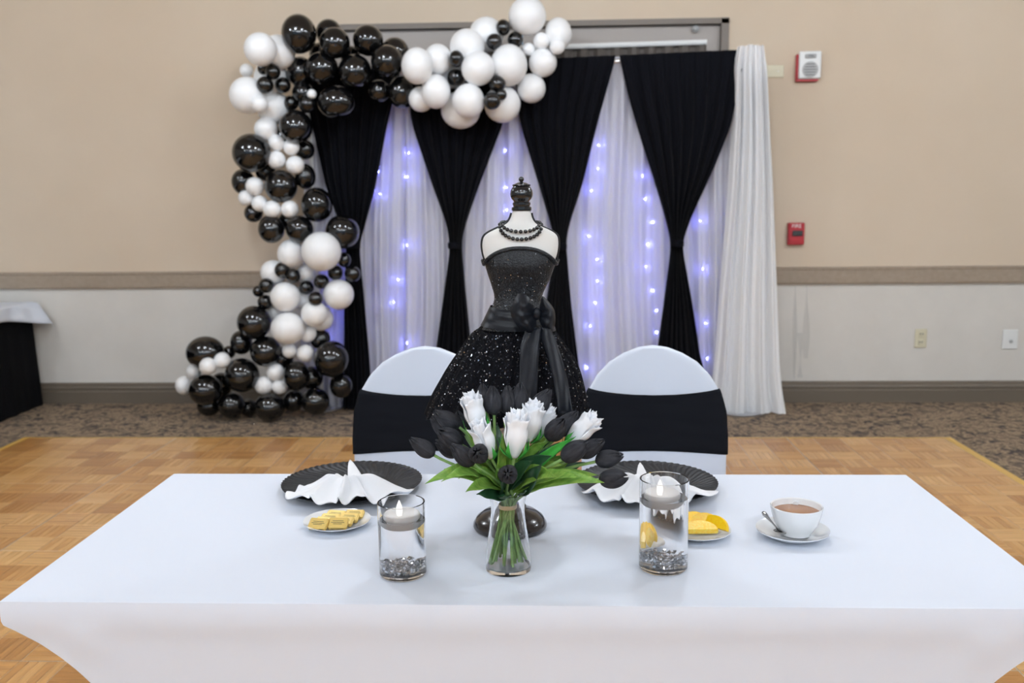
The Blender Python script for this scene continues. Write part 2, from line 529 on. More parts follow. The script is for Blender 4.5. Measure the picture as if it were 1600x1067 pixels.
# double door in its frame behind the backdrop
door = bpy.data.objects.new('door_1', None); COL.objects.link(door)
door.location = ((DX0+DX1)/2, WALL_Y, 0); door['kind'] = 'structure'
tag(door, 'grey double door in a taupe frame behind the backdrop', 'door')
fr = MB()
for x_ in (DX0+.02, DX1-.02):
    fr.box((x_, WALL_Y+.03, DOOR_T/2), (.05, .09, DOOR_T))
fr.box(((DX0+DX1)/2, WALL_Y+.03, DOOR_T-.012), (DX1-DX0+.01, .09, .035))
fr.build('door_frame', MATS['door_frame'], door, False, True)
cx_ = (DX0+DX1)/2
for a, b in ((DX0+.045, cx_-.003), (cx_+.003, DX1-.045)):
    MB().box(((a+b)/2, WALL_Y+.06, (DOOR_T-.03)/2), (b-a, .045, DOOR_T-.035), .003).build('door_leaf', MATS['door_grey'], door, False, True)
p_ = at(1086, 46, WALL_Y+.035)
MB().tube([(p_.x, WALL_Y+.04, p_.z), (p_.x, WALL_Y+.01, p_.z)], .022, 14).sphere((p_.x, WALL_Y+.012, p_.z), .02).build('door_holder', MATS['plastic_grey'], door, True, True)

# recessed ceiling lamps, each giving its own light; added globe lenses throw it sideways
def downlight():
    t = thing('ceiling_light', 'round ceiling lamp with white trim ring and added globe lens', 'ceiling light', group='globe ceiling lamps')
    MB().lathe([(.085, .008), (.085, -.006), (.075, -.014), (.056, -.018), (.050, -.006)], 24, cap=False).build('trim_ring', MATS['plastic_white'], t)
    MB().lathe([(.001, -.215), (.045, -.206), (.081, -.180), (.104, -.145), (.110, -.105), (.101, -.062), (.076, -.026), (.050, -.008)], 16, cap=False).build('lens', MATS['lamp_lens'], t)
    return t
lamp0 = downlight()
first = True
for j, yy in enumerate((-8.2, -5.2, -2.4, 1.9)):
    for i in range(5):
        xx = -4.7+i*2.2+(0.9 if j % 2 else 0)
        o = lamp0 if first else copy_tree(lamp0)
        first = False
        o.location = (xx, yy, CEIL)

# ------------------------------------------------------------------ parquet dance floor
DF_X0, DF_Y1, PANEL, NB = -3.135, 3.911, 0.9144, 6
BLK = PANEL/NB
DF_TOP = 0.014
dance = thing('dance_floor', 'portable parquet dance floor with gold edge strip under the table', 'dance floor', (DF_X0+3*PANEL, DF_Y1, 0))
NCOL, NROW = 6, 9
def block_geo(orient, tones, x0, y0, V, F, TN, GR):
    n = len(tones); g = 0.0011; s = BLK-0.0012; h0, h1 = DF_TOP-0.006, DF_TOP
    wd = s/n
    for k in range(n):
        a0, a1 = k*wd+g/2, (k+1)*wd-g/2
        b0, b1 = g/2, s-g/2
        rect = [(a0, b0), (a1, b0), (a1, b1), (a0, b1)] if orient else [(b0, a0), (b1, a0), (b1, a1), (b0, a1)]
        e = 0.0008
        cx = sum(p[0] for p in rect)/4; cy = sum(p[1] for p in rect)/4
        ins = [(p[0]+math.copysign(e, cx-p[0]), p[1]+math.copysign(e, cy-p[1])) for p in rect]
        b = len(V)
        V += [(x0+p[0], y0+p[1], h0) for p in rect] + [(x0+p[0], y0+p[1], h1-.0007) for p in rect] + [(x0+p[0], y0+p[1], h1) for p in ins]
        F.append((b+8, b+9, b+10, b+11))
        for i in range(4):
            j = (i+1) % 4
            F.append((b+4+i, b+4+j, b+8+j, b+8+i))
            F.append((b+i, b+j, b+4+j, b+4+i))
        TN += [tones[k]]*12
        GR += [1.0 if orient else 0.0]*12
def parquet_mesh(name, V, F, TN, GR):
    me = bpy.data.meshes.new(name)
    me.from_pydata(V, [], F)
    me.materials.append(MATS['parquet'])
    for nm, dat in (('tone', TN), ('grain', GR)):
        at_ = me.attributes.new(nm, 'FLOAT', 'POINT')
        at_.data.foreach_set('value', dat)
    me.update()
    return me
rp = random.Random(3)
variants = []
for orient in (0, 1):
    for k in range(9):
        base = 0.10+0.8*k/8
        tn = [max(0, min(1, base+rp.uniform(-.2, .2))) for _ in range(5)]
        V, F, TN, GR = [], [], [], []
        block_geo(orient, tn, 0, 0, V, F, TN, GR)
        variants.append((orient, tn, parquet_mesh('parquet_block', V, F, TN, GR)))
def proj(P):
    d = Vector(P)-CAM; z = d.dot(_fw)
    return (800+FPX*d.dot(_r2)/z, 533.5-FPX*d.dot(_u2)/z, z)
blocks = []
for r in range(NROW):
    for c in range(NCOL):
        for j in range(NB):
            for i in range(NB):
                x = DF_X0+c*PANEL+i*BLK; y = DF_Y1-(r+1)*PANEL+j*BLK
                q = proj((x+BLK/2, y+BLK/2, DF_TOP))
                vis = q[2] > .5 and -20 < q[0] < 1620 and q[1] < 1080
                if vis:
                    # behind the white table?
                    t = (q[1]-741)/205
                    if q[1] > 741 and (272-272*t) < q[0] < (1415+262*t): vis = q[1] > 975 and q[0] < 120
                    if 560 < q[0] < 1130 and q[1] < 745: vis = False
                blocks.append((q[2] if vis else 99, r, c, i, j, x, y))
blocks.sort()
vset = rp.choice
panels = {}
RV, RF, RT, RG = [], [], [], []
for n_, (q, r, c, i, j, x, y) in enumerate(blocks):
    orient = (i+j) % 2
    vr = vset([v for v in variants if v[0] == orient])
    if n_ < 300:
        if (r, c) not in panels:
            pb = MB().box((PANEL/2, PANEL/2, .0066), (PANEL-.0006, PANEL-.0006, .0124)).build('parquet_panel', MATS['seam_metal'], dance, False)
            pb.location = (DF_X0+c*PANEL-dance.location.x, DF_Y1-(r+1)*PANEL-dance.location.y, 0)
            panels[(r, c)] = pb
        o = link('parquet_block', vr[2], panels[(r, c)])
        k = (PANEL-.003)/PANEL
        o.scale = (k, k, 1)
        o.location = (.0015+i*BLK*k, .0015+j*BLK*k, 0)
    else:
        k = (PANEL-.003)/PANEL
        block_geo(orient, vr[1], DF_X0+c*PANEL+.0015+i*BLK*k-dance.location.x, DF_Y1-(r+1)*PANEL+.0015+j*BLK*k-dance.location.y, RV, RF, RT, RG)
for r in range(NROW):
    for c in range(NCOL):
        if (r, c) not in panels:
            pb = MB().box((PANEL/2, PANEL/2, .0066), (PANEL-.0006, PANEL-.0006, .0124)).build('parquet_panel', MATS['seam_metal'], dance, False)
            pb.location = (DF_X0+c*PANEL-dance.location.x, DF_Y1-(r+1)*PANEL-dance.location.y, 0)
ro = link('parquet_blocks', parquet_mesh('parquet_blocks', RV, RF, RT, RG), dance)
ro['kind'] = 'stuff'
EW = 0.066
for (x0, x1, y0, y1, ax) in ((DF_X0-EW, DF_X0+6*PANEL+EW, DF_Y1, DF_Y1+EW, 'y'), (DF_X0-EW, DF_X0, DF_Y1-NROW*PANEL, DF_Y1, 'x-'), (DF_X0+6*PANEL, DF_X0+6*PANEL+EW, DF_Y1-NROW*PANEL, DF_Y1, 'x+')):
    mb = MB()
    if ax == 'y':
        mb.v = [(x0, y1, .001), (x1, y1, .001), (x1-EW, y0, DF_TOP), (x0+EW, y0, DF_TOP), (x0+EW, y0, .001), (x1-EW, y0, .001)]
        mb.f = [(0, 1, 2, 3), (3, 2, 5, 4), (0, 3, 4), (1, 5, 2), (0, 4, 5, 1)]
    else:
        xo, xi = (x0, x1) if ax == 'x-' else (x1, x0)
        mb.v = [(xo, y0, .001), (xo, y1+EW, .001), (xi, y1, DF_TOP), (xi, y0, DF_TOP), (xi, y1, .001), (xi, y0, .001)]
        mb.f = [(0, 1, 2, 3), (3, 2, 4, 5), (1, 4, 2), (0, 3, 5), (0, 5, 4, 1)]
    mb.build('edge_strip', MATS['trim_gold'], dance, False, True)

# ------------------------------------------------------------------ backdrop: stand, drapes, sheers, light strings
YR, YL = 4.60, 4.74
pR = at(1175, 76, YR)
XR = pR.x; XL = at(478, 100, YL).x
def by(X):                                   # backdrop line
    return YL+(YR-YL)*(X-XL)/(XR-XL)
def bpt(x, y, off=0.0):                      # pixel on the backdrop's own upright plane
    d = ray(x, y); k = (YR-YL)/(XR-XL)
    t = (YL+off+k*(CAM.x-XL)-CAM.y)/(d.y-k*d.x)
    return CAM+d*t
def top_z(X):
    a, b = bpt(872, 91), bpt(1160, 78)
    return a.z+(b.z-a.z)*(X-a.x)/(b.x-a.x)
st = thing('backdrop_stand', 'metal pipe stand that carries the black and white drapes', 'backdrop stand', ((XL+XR)/2, (YL+YR)/2, 0))
MB().tube([(XL-.02, by(XL)+.045, top_z(XL)-.03), (XR+.01, by(XR)+.045, top_z(XR)-.03)], .016, 12).build('crossbar', MATS['pipe_metal'], st, True, True)
for X in (XL, XR):
    MB().tube([(X, by(X)+.045, .012), (X, by(X)+.045, top_z(X)+(.035 if X == XR else .0))], .019, 12).build('upright', MATS['plastic_white'], st, True, True)
    MB().lathe([(.15, .002), (.15, .010), (.03, .014), (.024, .07)], 20, (X, by(X)+.045, 0)).build('foot_plate', MATS['pipe_metal'], st, True, True)

def hanging(rows, off, nfold, amp, nu, nv, ph=0.0, ztop=None, zbot=0.012, wob=0.0):
    tab = []
    for (y, xl, xr) in rows:
        a, b = bpt(xl, y, off), bpt(xr, y, off)
        tab.append((-(a.z+b.z)/2, a.x, b.x))
    zt = max(-tab[0][0], -9) if ztop is None else ztop
    wmax = max(t[2]-t[1] for t in tab)
    # smooth the outline
    def prof(z):
        acc = [0, 0]
        for k in range(-3, 4):
            q = interp(tab, -(z+k*.018)); acc[0] += q[0]; acc[1] += q[1]
        return acc[0]/7, acc[1]/7
    mb = MB()
    def fn(u, v):
        a, b = prof(zt+(zbot-zt)*v)
        X = a+(b-a)*u
        zt_ = zt if ztop is not None else top_z(X)
        z = zt_+(zbot-zt_)*v
        g = 1-(b-a)/wmax
        A = amp*(1+.6*g)*(.35+.65*smooth_step(0, .12, v))*(0.55+0.45*min(1, (b-a)/.12))
        f = math.sin(2*PI*nfold*u+ph+1.1*math.sin(5*u+ph))
        f += .45*math.sin(2*PI*nfold*2.3*u+ph*2+2*v)
        return (X+wob*math.sin(6*v+ph)*math.sin(PI*u)*v, by(X)+off+A*f-.05*g*math.sin(PI*u)*(.5 if amp < .02 else 1), z)
    return mb.quad_grid(fn, nu, nv)
drapes = [
 ('black drape tied into an hourglass, beside the balloon column', [(95,470,628),(190,488,605),(290,510,586),(350,533,570),(378,541,562),(395,540,563),(480,537,571),(560,537,578),(645,535,583)]),
 ('black drape tied into an hourglass, below the white balloons, left of the dress form', [(95,632,800),(190,643,787),(290,676,748),(350,698,727),(378,702,721),(395,702,722),(480,690,730),(560,679,738),(645,668,752)]),
 ('black drape tied into an hourglass directly behind the dress form', [(92,802,963),(190,812,935),(290,842,910),(350,860,890),(380,866,884),(400,865,886),(480,852,893),(560,842,903),(645,830,915)]),
 ('black drape tied into an hourglass, rightmost of the four, behind the right chair', [(80,967,1165),(150,983,1151),(200,997,1141),(270,1019,1112),(330,1037,1083),(375,1048,1066),(395,1047,1067),(480,1036,1082),(560,1025,1094),(645,1004,1122)])]
for k, (lab, rows) in enumerate(drapes):
    t = thing('black_drape', lab, 'drape', ((bpt(rows[-1][1], 640).x+bpt(rows[-1][2], 640).x)/2, by(0)-.02, 0), group='black drapes')
    hanging(rows, -.015, 7, .016, 84, 60, ph=k*1.3).build('drape_cloth', MATS['velvet_black'], t, 80, True, False)
    y_, xl, xr = [r for r in rows if 374 < r[0] < 382][0]
    a, b = bpt(xl-1, y_+5, -.02), bpt(xr+1, y_+5, -.02)
    cx, hw = (a.x+b.x)/2, (b.x-a.x)/2
    MB().lathe([(1.0, -.022), (1.08, -.012), (1.08, .012), (1.0, .022)], 24, (cx, by(cx)-.045, a.z), hw, .05, cap=False).build('tie_band', MATS['velvet_black'], t, True, True)
sheers = [
 ('white sheer panel glowing blue between the balloon column and first black drape', [(95,470,560),(300,474,556),(500,470,558),(645,466,562)], 5),
 ('white sheer panel at the left of the dark slit, next to the balloon column', [(95,548,634),(300,548,632),(420,550,630),(645,545,627)], 5),
 ('white sheer panel at the right of the dark slit, left of the second black drape', [(95,632,716),(300,634,716),(420,634,716),(645,634,716)], 5),
 ('white sheer panel behind the left shoulder of the dress form', [(95,706,884),(300,706,882),(645,704,886)], 9),
 ('white sheer panel between the two right-hand black drapes', [(90,876,1060),(300,874,1058),(645,870,1062)], 9),
 ('white sheer panel between the rightmost black drape and the white end column', [(80,1052,1168),(300,1056,1160),(500,1062,1150),(645,1066,1162)], 6)]
for k, (lab, rows, nf) in enumerate(sheers):
    o = hanging(rows, .055, nf*.55, .024, nf*14, 30, ph=k*2.1, wob=.03).build('sheer_curtain', MATS['sheer_white'], None, 80, True, False)
    tag(o, lab, 'sheer curtain', 'white sheers of the backdrop')
o = hanging([(76,1154,1193),(84,1150,1196),(110,1147,1199),(180,1146,1202),(300,1139,1208),(450,1126,1213),(560,1118,1217),(610,1112,1221),(648,1104,1228)], -.03, 4, .026, 110, 40, ph=.6, ztop=bpt(1172, 73).z, wob=.01).build('sheer_curtain', MATS['sheer_dense'], None, 80, True, False)
tag(o, 'white sheer curtain gathered over the right-hand post of the backdrop', 'sheer curtain', 'white sheers of the backdrop')
o = hanging([(95,474,1180),(645,474,1172)], .15, 22, .02, 260, 12, ph=.3).build('backing_curtain', MATS['liner_white'], None, 80, True, False)
tag(o, 'wide thin white backing curtain behind sheers and light strings', 'curtain')
strings = [('string of blue-white fairy lights at the edge of the first black drape', [(592,215),(591,268),(594,303)]),
 ('string of blue-white fairy lights behind the sheers left of the second black drape', [(640,200),(639,239),(636,276),(636,383),(622,437),(615,472),(636,536)]),
 ('string of blue-white fairy lights left of the dress form\'s black finial', [(790,235),(791,293),(792,328)]),
 ('long string of blue-white fairy lights just right of the dress form', [(936,190),(935,227),(934,263),(924,298),(920,369),(933,405),(933,439),(930,473),(922,509),(917,574)]),
 ('long string of blue-white fairy lights beside the rightmost black drape', [(1003,245),(1004,275),(1008,311),(1019,347),(1012,382),(1009,416),(1019,454),(1026,485),(1026,519)]),
 ('string of blue-white fairy lights low behind the white balloons', [(517,420),(517,487),(514,525)]),
 ('string of blue-white fairy lights behind the sheer left of the white end column', [(1092,300),(1094,345),(1098,420),(1102,505),(1104,560)])]
ico = None
for lab, pts in strings:
    ps = [bpt(x, y, .085) for x, y in pts]
    top = Vector((ps[0].x, ps[0].y, top_z(ps[0].x)-.05))
    t = thing('fairy_light_string', lab, 'string lights', (ps[-1].x, ps[-1].y, ps[-1].z), group='fairy light strings')
    MB().tube([top]+ps, .0012, 5).build('wire', MATS['plastic_white'], t, True, True)
    for p in (ps if len(ps) < 4 else ps[1:]):
        o = MB().sphere((0, 0, 0), (.0050, .0050, .0058), 6, 4)
        if ico is None: ico = o.mesh('bulb', MATS['led_blue'])
        b = link('bulb', ico, t); b.location = p-wloc(t)

# taupe pleated curtain on a white rail behind the backdrop
a, b = at(760, 77, 4.88), at(1104, 66, 4.88)
t = thing('pleated_curtain', 'taupe pleated curtain on a white rail just above the black drapes', 'curtain', ((a.x+b.x)/2, 4.88, 0))
MB().tube([(a.x, 4.872, a.z), (b.x, 4.872, b.z)], .012, 10, flat=(1.4, 1)).build('rail', MATS['plastic_white'], t, True, True)
npl = 13
MB().quad_grid(lambda u, v: (a.x+(b.x-a.x)*u, 4.888+.024*max(-.6, min(1, 1.7*math.sin(2*PI*npl*u)))*(1 if v > .02 else .6), (a.z+(b.z-a.z)*u-.012)*(1-v)+.9*v), npl*8, 8).build('curtain_cloth', MATS['taupe_fabric'], t, 30, True, False)

# ------------------------------------------------------------------ balloons of the garland
bprof = [(.0005, 1.0)]
for k in range(1, 17):
    f = PI*k/18
    zz = math.cos(f)
    bprof.append((math.sin(f)*(1.0 if zz > 0 else 1-.05*zz*zz), zz if zz > 0 else zz*1.06))
bprof += [(.12, -1.075), (.05, -1.10), (.035, -1.12)]
bmesh_b = MB().lathe(bprof[::-1], 28).mesh('balloon', MATS['balloon_black'])
bmesh_w = MB().lathe(bprof[::-1], 28).mesh('balloon', MATS['balloon_white'])
kn = [(.03, -1.10), (.055, -1.12), (.06, -1.14), (.035, -1.155), (.05, -1.17), (.085, -1.20), (.08, -1.21), (.02, -1.19)]
knot_b = MB().lathe(kn[::-1], 12).mesh('knot', MATS['balloon_black'])
knot_w = MB().lathe(kn[::-1], 12).mesh('knot', MATS['balloon_white'])
BAL = [  # colour, x, y, rx, ry, layer (0 = back), what sets it apart
 # upper left corner
 ('w',424,122,27,27,0,'behind the four small black balloons at the upper left corner'),
 ('w',407,77,26,25,1,'at the upper left edge, next to the topmost black balloon'),
 ('w',434,82,27,27,0,'half hidden by the topmost black balloon of the column'),
 ('w',385,110,10.5,10.5,1,'smallest on the outer left edge, between two big white ones'),
 ('w',387,149,28,29,1,'big and outermost left, below the four small black balloons'),
 ('w',427,168,26,26,0,'just above the right-hand end of the outermost white balloon'),
 ('w',406,163,13,13,2,'little, tucked against the big outermost white balloon'),
 ('w',416,202,18.5,18.5,2,'above the biggest black balloon of the column'),
 ('b',412,107,9.5,10,3,'upper left of the four-ball cluster on white balloons at the corner'),
 ('b',426,112,12,12.5,4,'upper right of the four-ball cluster on white balloons at the corner'),
 ('b',414,133,13,13.5,4,'lower left of the four-ball cluster on white balloons at the corner'),
 ('b',442,133,12,12.5,4,'lower right of the four-ball cluster on white balloons at the corner'),
 ('b',467,53,27,30,3,'topmost, at the upper left corner of the arch'),
 ('b',514,51,21,20,1,'peeking from behind at the top, right of the topmost one'),
 ('b',523,67,24,23.5,2,'second along the top row from the corner'),
 ('b',575,63,24,23.5,2,'at the top row under the left end of the door frame'),
 ('b',617,81,22,22,0,'behind the top row, just left of the white balloons'),
 ('b',605,96,25,26,2,'touching the leftmost white balloon of the arch top'),
 ('b',470,113,21,24,1,'right of the four-ball cluster, half behind a neighbour'),
 ('b',503,107,25,26,3,'in the middle row, second from the left corner'),
 ('b',555,112,26,27,3,'in the middle row, third from the left corner'),
 ('b',592,142,17,18,2,'under the middle row, over the gap between first two drapes'),
 ('b',628,144,22,25,1,'lowest right of the black part, under the leftmost white balloon'),
 ('b',526,160,30,26,2,'showing its round end, lowest of the corner over the first drape'),
 ('b',500,84,17,17,0,'hidden deep between the top and middle rows'),
 ('b',548,88,16,16,0,'hidden deep in the middle of the corner'),
 ('b',474,146,18,17,1,'dark in the hollow below the corner cluster'),
 ('w',487,147,7.5,7.5,3,'tiny, peeking out among the black ones of the corner'),
 ('b',455,161,12,11,2,'small, left of the tiny peeking white balloon'),
 ('b',480,163,14,13,2,'small, directly below the tiny peeking white balloon'),
 ('b',462,198,26,26,3,'alone over the first drape, below the corner'),
 # arch top, white part
 ('w',760,54,27,27,0,'at the upper back of the arch top, left of the three-ball cluster'),
 ('w',730,73,27,28,1,'upper left slope of the white arch top'),
 ('w',705,112,25,26,0,'behind the two stacked small black balloons'),
 ('w',684,93,22,24,1,'second from the left end of the white arch top'),
 ('w',652,103,25,28,3,'leftmost of the white arch top, against the black balloons'),
 ('w',681,143,23,26.5,3,'low on the left end of the white arch top, in front'),
 ('w',658,155,20,19,1,'low on the left end, half behind a front balloon'),
 ('w',720,172,31,29,0,'lowest of the white arch top, hanging over the second drape'),
 ('w',732,158,25,27,1,'lower middle of the arch top, under the two stacked black ones'),
 ('w',747,107,26,27,3,'in the middle front, right of the two stacked black ones'),
 ('w',795,102,29,32,3,'big front one under the three-ball black cluster'),
 ('w',785,163,28,29,1,'low, behind the black three-ball column'),
 ('w',830,138,22,23,0,'low right of the arch top, over the third drape'),
 ('w',848,98,22,22,1,'right side of the arch top, below the little white trio'),
 ('w',824,25,29,30,1,'highest of all, touching the top of the picture'),
 ('w',872,53,21.5,25,0,'far right end of the arch top'),
 ('w',846,64,12.5,13,3,'little, left of the two in front of the far right balloon'),
 ('w',871,73,11.5,12.5,3,'little, in front of the far right balloon'),
 ('w',826,77,9.5,10,3,'littlest, right beside the three-ball black cluster'),
 ('b',786,43,11,12.5,3,'top of the three-ball cluster on the white arch top'),
 ('b',772,65,12,12.5,3,'left of the three-ball cluster on the white arch top'),
 ('b',805,62,12,12.5,3,'right of the three-ball cluster on the white arch top'),
 ('b',713,92,11.5,13,3,'upper of two stacked ones on the white arch top'),
 ('b',712,121,13,13.5,4,'lower of two stacked ones on the white arch top'),
 ('b',777,131,13.5,13,4,'upper of the short column low on the white arch top'),
 ('b',783,148,9,9,4,'half hidden middle of the short column low on the arch top'),
 ('b',769,158,13,13.5,4,'lowest of the short column low on the white arch top'),
 # upright column
 ('b',393,239,29.5,30.5,3,'biggest of the upright column, bulging out at the left'),
 ('b',476,234,15,16,0,'behind the four-ball white cluster, at the drape side'),
 ('b',440,215,18,18,0,'hidden behind the top of the four-ball white cluster'),
 ('w',432,223,13,13,4,'upper left of the four-ball cluster on the upright column'),
 ('w',455,230,12.5,12.5,4,'upper right of the four-ball cluster on the upright column'),
 ('w',432,250,14,14.5,4,'lower left of the four-ball cluster on the upright column'),
 ('w',461,258,14,14.5,4,'lower right of the four-ball cluster on the upright column'),
 ('b',380,284,18,20,1,'outer left edge, directly below the biggest one'),
 ('b',439,291,26,25,2,'inside the curved chain of five white balloons'),
 ('b',477,276,16,20,1,'drape side of the column, above the double-height one'),
 ('b',415,268,16,16,0,'deep in the column under the biggest one'),
 ('w',398,291,14,14.5,4,'highest of the curved chain of five'),
 ('w',385,309,12.5,12.5,3,'outermost left of the curved chain of five'),
 ('w',406,318,12.5,13,4,'third of the curved chain of five'),
 ('w',425,327,13.5,14,4,'fourth of the curved chain of five'),
 ('w',453,327,13.5,14,4,'right end of the curved chain of five'),
 ('b',495,320,24,27,2,'bulging towards the first drape at mid height'),
 ('b',396,333,14,15,1,'small dark one under the left part of the chain'),
 ('b',424,358,20.5,22,3,'left of the pair under the white chain'),
 ('b',468,358,21,21.5,3,'right of the pair under the white chain'),
 ('b',535,362,26,27,2,'farthest right of the upright column, at the drape tie'),
 ('b',450,345,15,15,0,'deep behind the pair under the white chain'),
 # white cluster at rail height
 ('w',502,393,31,31,4,'largest of the column, at the height of the drape ties'),
 ('w',455,397,21.5,23,2,'left neighbour of the largest one'),
 ('w',427,426,19.5,20,1,'left edge at the height of the chair rail'),
 ('w',478,428,15,15,1,'small, below the largest one'),
 ('w',446,464,23,24,2,'in front, below the chair rail height'),
 ('w',529,460,23.5,24,2,'drape side, below the three small black ones'),
 ('w',491,490,21,20,1,'under the three-ball black cluster'),
 ('w',501,497,20,20,0,'half hidden under the three-ball cluster, at drape side'),
 ('w',472,465,18,18,0,'deep behind the three-ball black cluster'),
 ('w',430,487,16,16,0,'half hidden left, above the row of lower black ones'),
 ('b',441,422,12,12.5,4,'upper left of the pair on white below the largest white one'),
 ('b',458,431,11.5,11.5,4,'lower right of the pair on white below the largest white one'),
 ('b',416,446,11.5,12,4,'top of the three at the left edge by the chair rail'),
 ('b',404,455,9,9.5,3,'outermost of the three at the left edge by the chair rail'),
 ('b',414,472,11.5,12,4,'bottom of the three at the left edge by the chair rail'),
 ('b',479,449,11,11.5,4,'left of the three-ball cluster among the white ones'),
 ('b',502,440,11.5,12,4,'top right of the three-ball cluster among the white ones'),
 ('b',493,467,11,11.5,4,'bottom of the three-ball cluster among the white ones'),
 ('b',538,406,10.5,12,2,'top of the three small ones against the first drape'),
 ('b',524,426,11.5,12,3,'left of the three small ones against the first drape'),
 ('b',551,428,12,13,3,'right of the three small ones against the first drape'),
 # foot of the column
 ('b',397,504,26,27,3,'top of the foot mound, left of the flattened white one'),
 ('b',377,535,17,19,2,'small, left slope of the foot mound'),
 ('w',450,513,27,25,4,'flattened, in front at the top of the foot mound'),
 ('w',481,521,13,14,3,'right of the flattened one, half behind it'),
 ('w',452,548,11.5,11.5,4,'left of the pair under the flattened one'),
 ('w',477,552,13.5,13.5,4,'right of the pair under the flattened one'),
 ('b',415,549,24,24,2,'middle of the foot mound under the flattened white one'),
 ('b',321,551,30,26,2,'outer upper one of the left toe of the garland'),
 ('b',358,550,10,10,1,'little dark one behind the left toe'),
 ('w',347,563,12.5,13,4,'highest of the diagonal row on the left toe'),
 ('w',325,572,13.5,13.5,4,'second of the diagonal row on the left toe'),
 ('w',303,580,11.5,11.5,4,'third of the diagonal row on the left toe'),
 ('w',287,602,12.5,14.5,3,'lowest of the diagonal row, outermost left of all'),
 ('b',378,586,26.5,27,3,'large, in front right of the diagonal white row'),
 ('b',321,609,26,24.5,4,'front of the left toe, below the diagonal white row'),
 ('b',326,634,18,16,2,'resting on the carpet under the left toe'),
 ('b',362,633,21,21,2,'resting on the carpet, second from the left'),
 ('b',388,637,14,14,1,'small dark one on the carpet between two larger ones'),
 ('b',421,636,24,22,3,'resting on the carpet below the three-ball white cluster'),
 ('w',430,581,13.5,14,4,'top of the three-ball cluster on the foot mound'),
 ('w',412,602,14,14.5,4,'lower left of the three-ball cluster on the foot mound'),
 ('w',437,604,12,12,4,'lower right of the three-ball cluster on the foot mound'),
 ('b',463,587,21,23,2,'right of the three-ball white cluster of the foot mound'),
 ('b',518,561,27,29,2,'large, right side of the foot mound'),
 ('b',500,530,16,15,0,'half hidden above the large right one of the foot'),
 ('b',533,602,18,20,1,'right end of the foot, against the first drape'),
 ('b',493,627,21,22,2,'resting on the carpet at the right end of the foot'),
 ('b',458,626,17,17,1,'dark one on the carpet between two larger ones at the right'),
 ('b',487,590,18,18,0,'deep in the foot mound at the right'),
 ('b',345,600,18,18,0,'deep in the foot mound at the left'),
 ('b',440,560,18,18,0,'deep in the foot mound behind the white pair'),
]
placed = []
rb = random.Random(11)
for (c, x, y, rx, ry, lay, lab) in sorted(BAL, key=lambda e: e[5]):
    rpx = (rx+ry)/2
    Y = 4.56
    s = pxm(at(x, y, Y))*rpx
    Y = 4.60-s*1.02-(.03*lay)
    for it in range(60):
        p = at(x, y, Y); s = pxm(p)*rpx
        ok = p.z-pxm(p)*ry >= 0.004 if y > 560 else True
        for (q, sq) in placed:
            if (p-q).length < .84*(s+sq):
                ok = False; break
        if ok: break
        Y -= .008
    placed.append((p, s))
    big = 'small' if rpx < 16 else ('medium' if rpx < 22.5 else 'large')
    o = link('balloon', bmesh_b if c == 'b' else bmesh_w)
    o.location = p
    k = pxm(p)
    if abs(rx-ry) > 1.2:
        o.rotation_euler = (PI/2, 0, 0)          # knot to the back
        o.scale = (rx*k, ry*k, (rx+ry)/2*k)
    else:
        o.rotation_euler = (PI/2+rb.uniform(-.5, .5), rb.uniform(-.4, .4), rb.uniform(-.5, .5))
        o.scale = (rpx*k,)*3
    tag(o, ('%s glossy black balloon ' if c == 'b' else '%s white balloon ') % big + lab, 'balloon', 'balloons of the garland')
    link('knot', knot_b if c == 'b' else knot_w, o)

# ------------------------------------------------------------------ fittings on the back wall
def wall_rect(x0, y0, x1, y1):
    a, b = at(x0, y0, WALL_Y), at(x1, y1, WALL_Y)
    return (a.x+b.x)/2, (a.z+b.z)/2, abs(b.x-a.x), abs(a.z-b.z)
cx, cz, w_, h_ = wall_rect(1198, 102, 1224, 121)
t = thing('wall_plate', 'cream blank wall plate beside the white end column of the backdrop', 'wall plate', (cx, WALL_Y, cz))
MB().box((0, -.004, 0), (w_, .008, h_), .003).build('cover', MATS['plastic_cream'], t, False)
MB().lathe([(.004, 0), (.004, .002), (.002, .003)], 10, (0, 0, 0)).build('screw', MATS['plastic_white'], t).location = (.02, -.008, 0)
t.children[-1].rotation_euler = (PI/2, 0, 0)
cx, cz, w_, h_ = wall_rect(1246, 82, 1279, 124)
t = thing('fire_alarm_speaker', 'white fire alarm speaker with red backing high on the right wall', 'fire alarm', (cx, WALL_Y, cz))
MB().box((-.012, -.018, -.016), (w_, .036, h_), .004).build('back_box', MATS['plastic_red'], t, False)
MB().box((0, -.045, 0), (w_, .022, h_), .006).build('front_plate', MATS['plastic_white'], t, False)
gr = MB()
gr.lathe([(.052, 0), (.052, .003), (.048, .004)], 28, (0, 0, 0))
g_ = gr.build('grille', MATS['plastic_grey'], t); g_.rotation_euler = (PI/2, 0, 0); g_.location = (0, -.056, -.03)
for k in range(5):
    MB().box((0, -.061, -.03-.034+.017*k), (.08-.012*abs(k-2), .002, .004)).build('grille_slot', MATS['plastic_dark'], t, False)
MB().box((0, -.060, .055), (.075, .012, .028), .006).build('strobe_lens', MATS['plastic_grey'], t, False)
lt = link('lettering', text_mesh('FIRE', .02), t); lt.data.materials.append(MATS['plastic_dark']); lt.rotation_euler = (PI/2, 0, 0); lt.location = (0, -.067, .055)
cx, cz, w_, h_ = wall_rect(1230, 348, 1254, 382)
t = thing('fire_pull_station', 'red fire alarm pull station on the wall above the chair rail', 'fire alarm', (cx, WALL_Y, cz))
MB().box((0, -.02, 0), (w_, .04, h_), .005).build('body', MATS['plastic_red'], t, False)
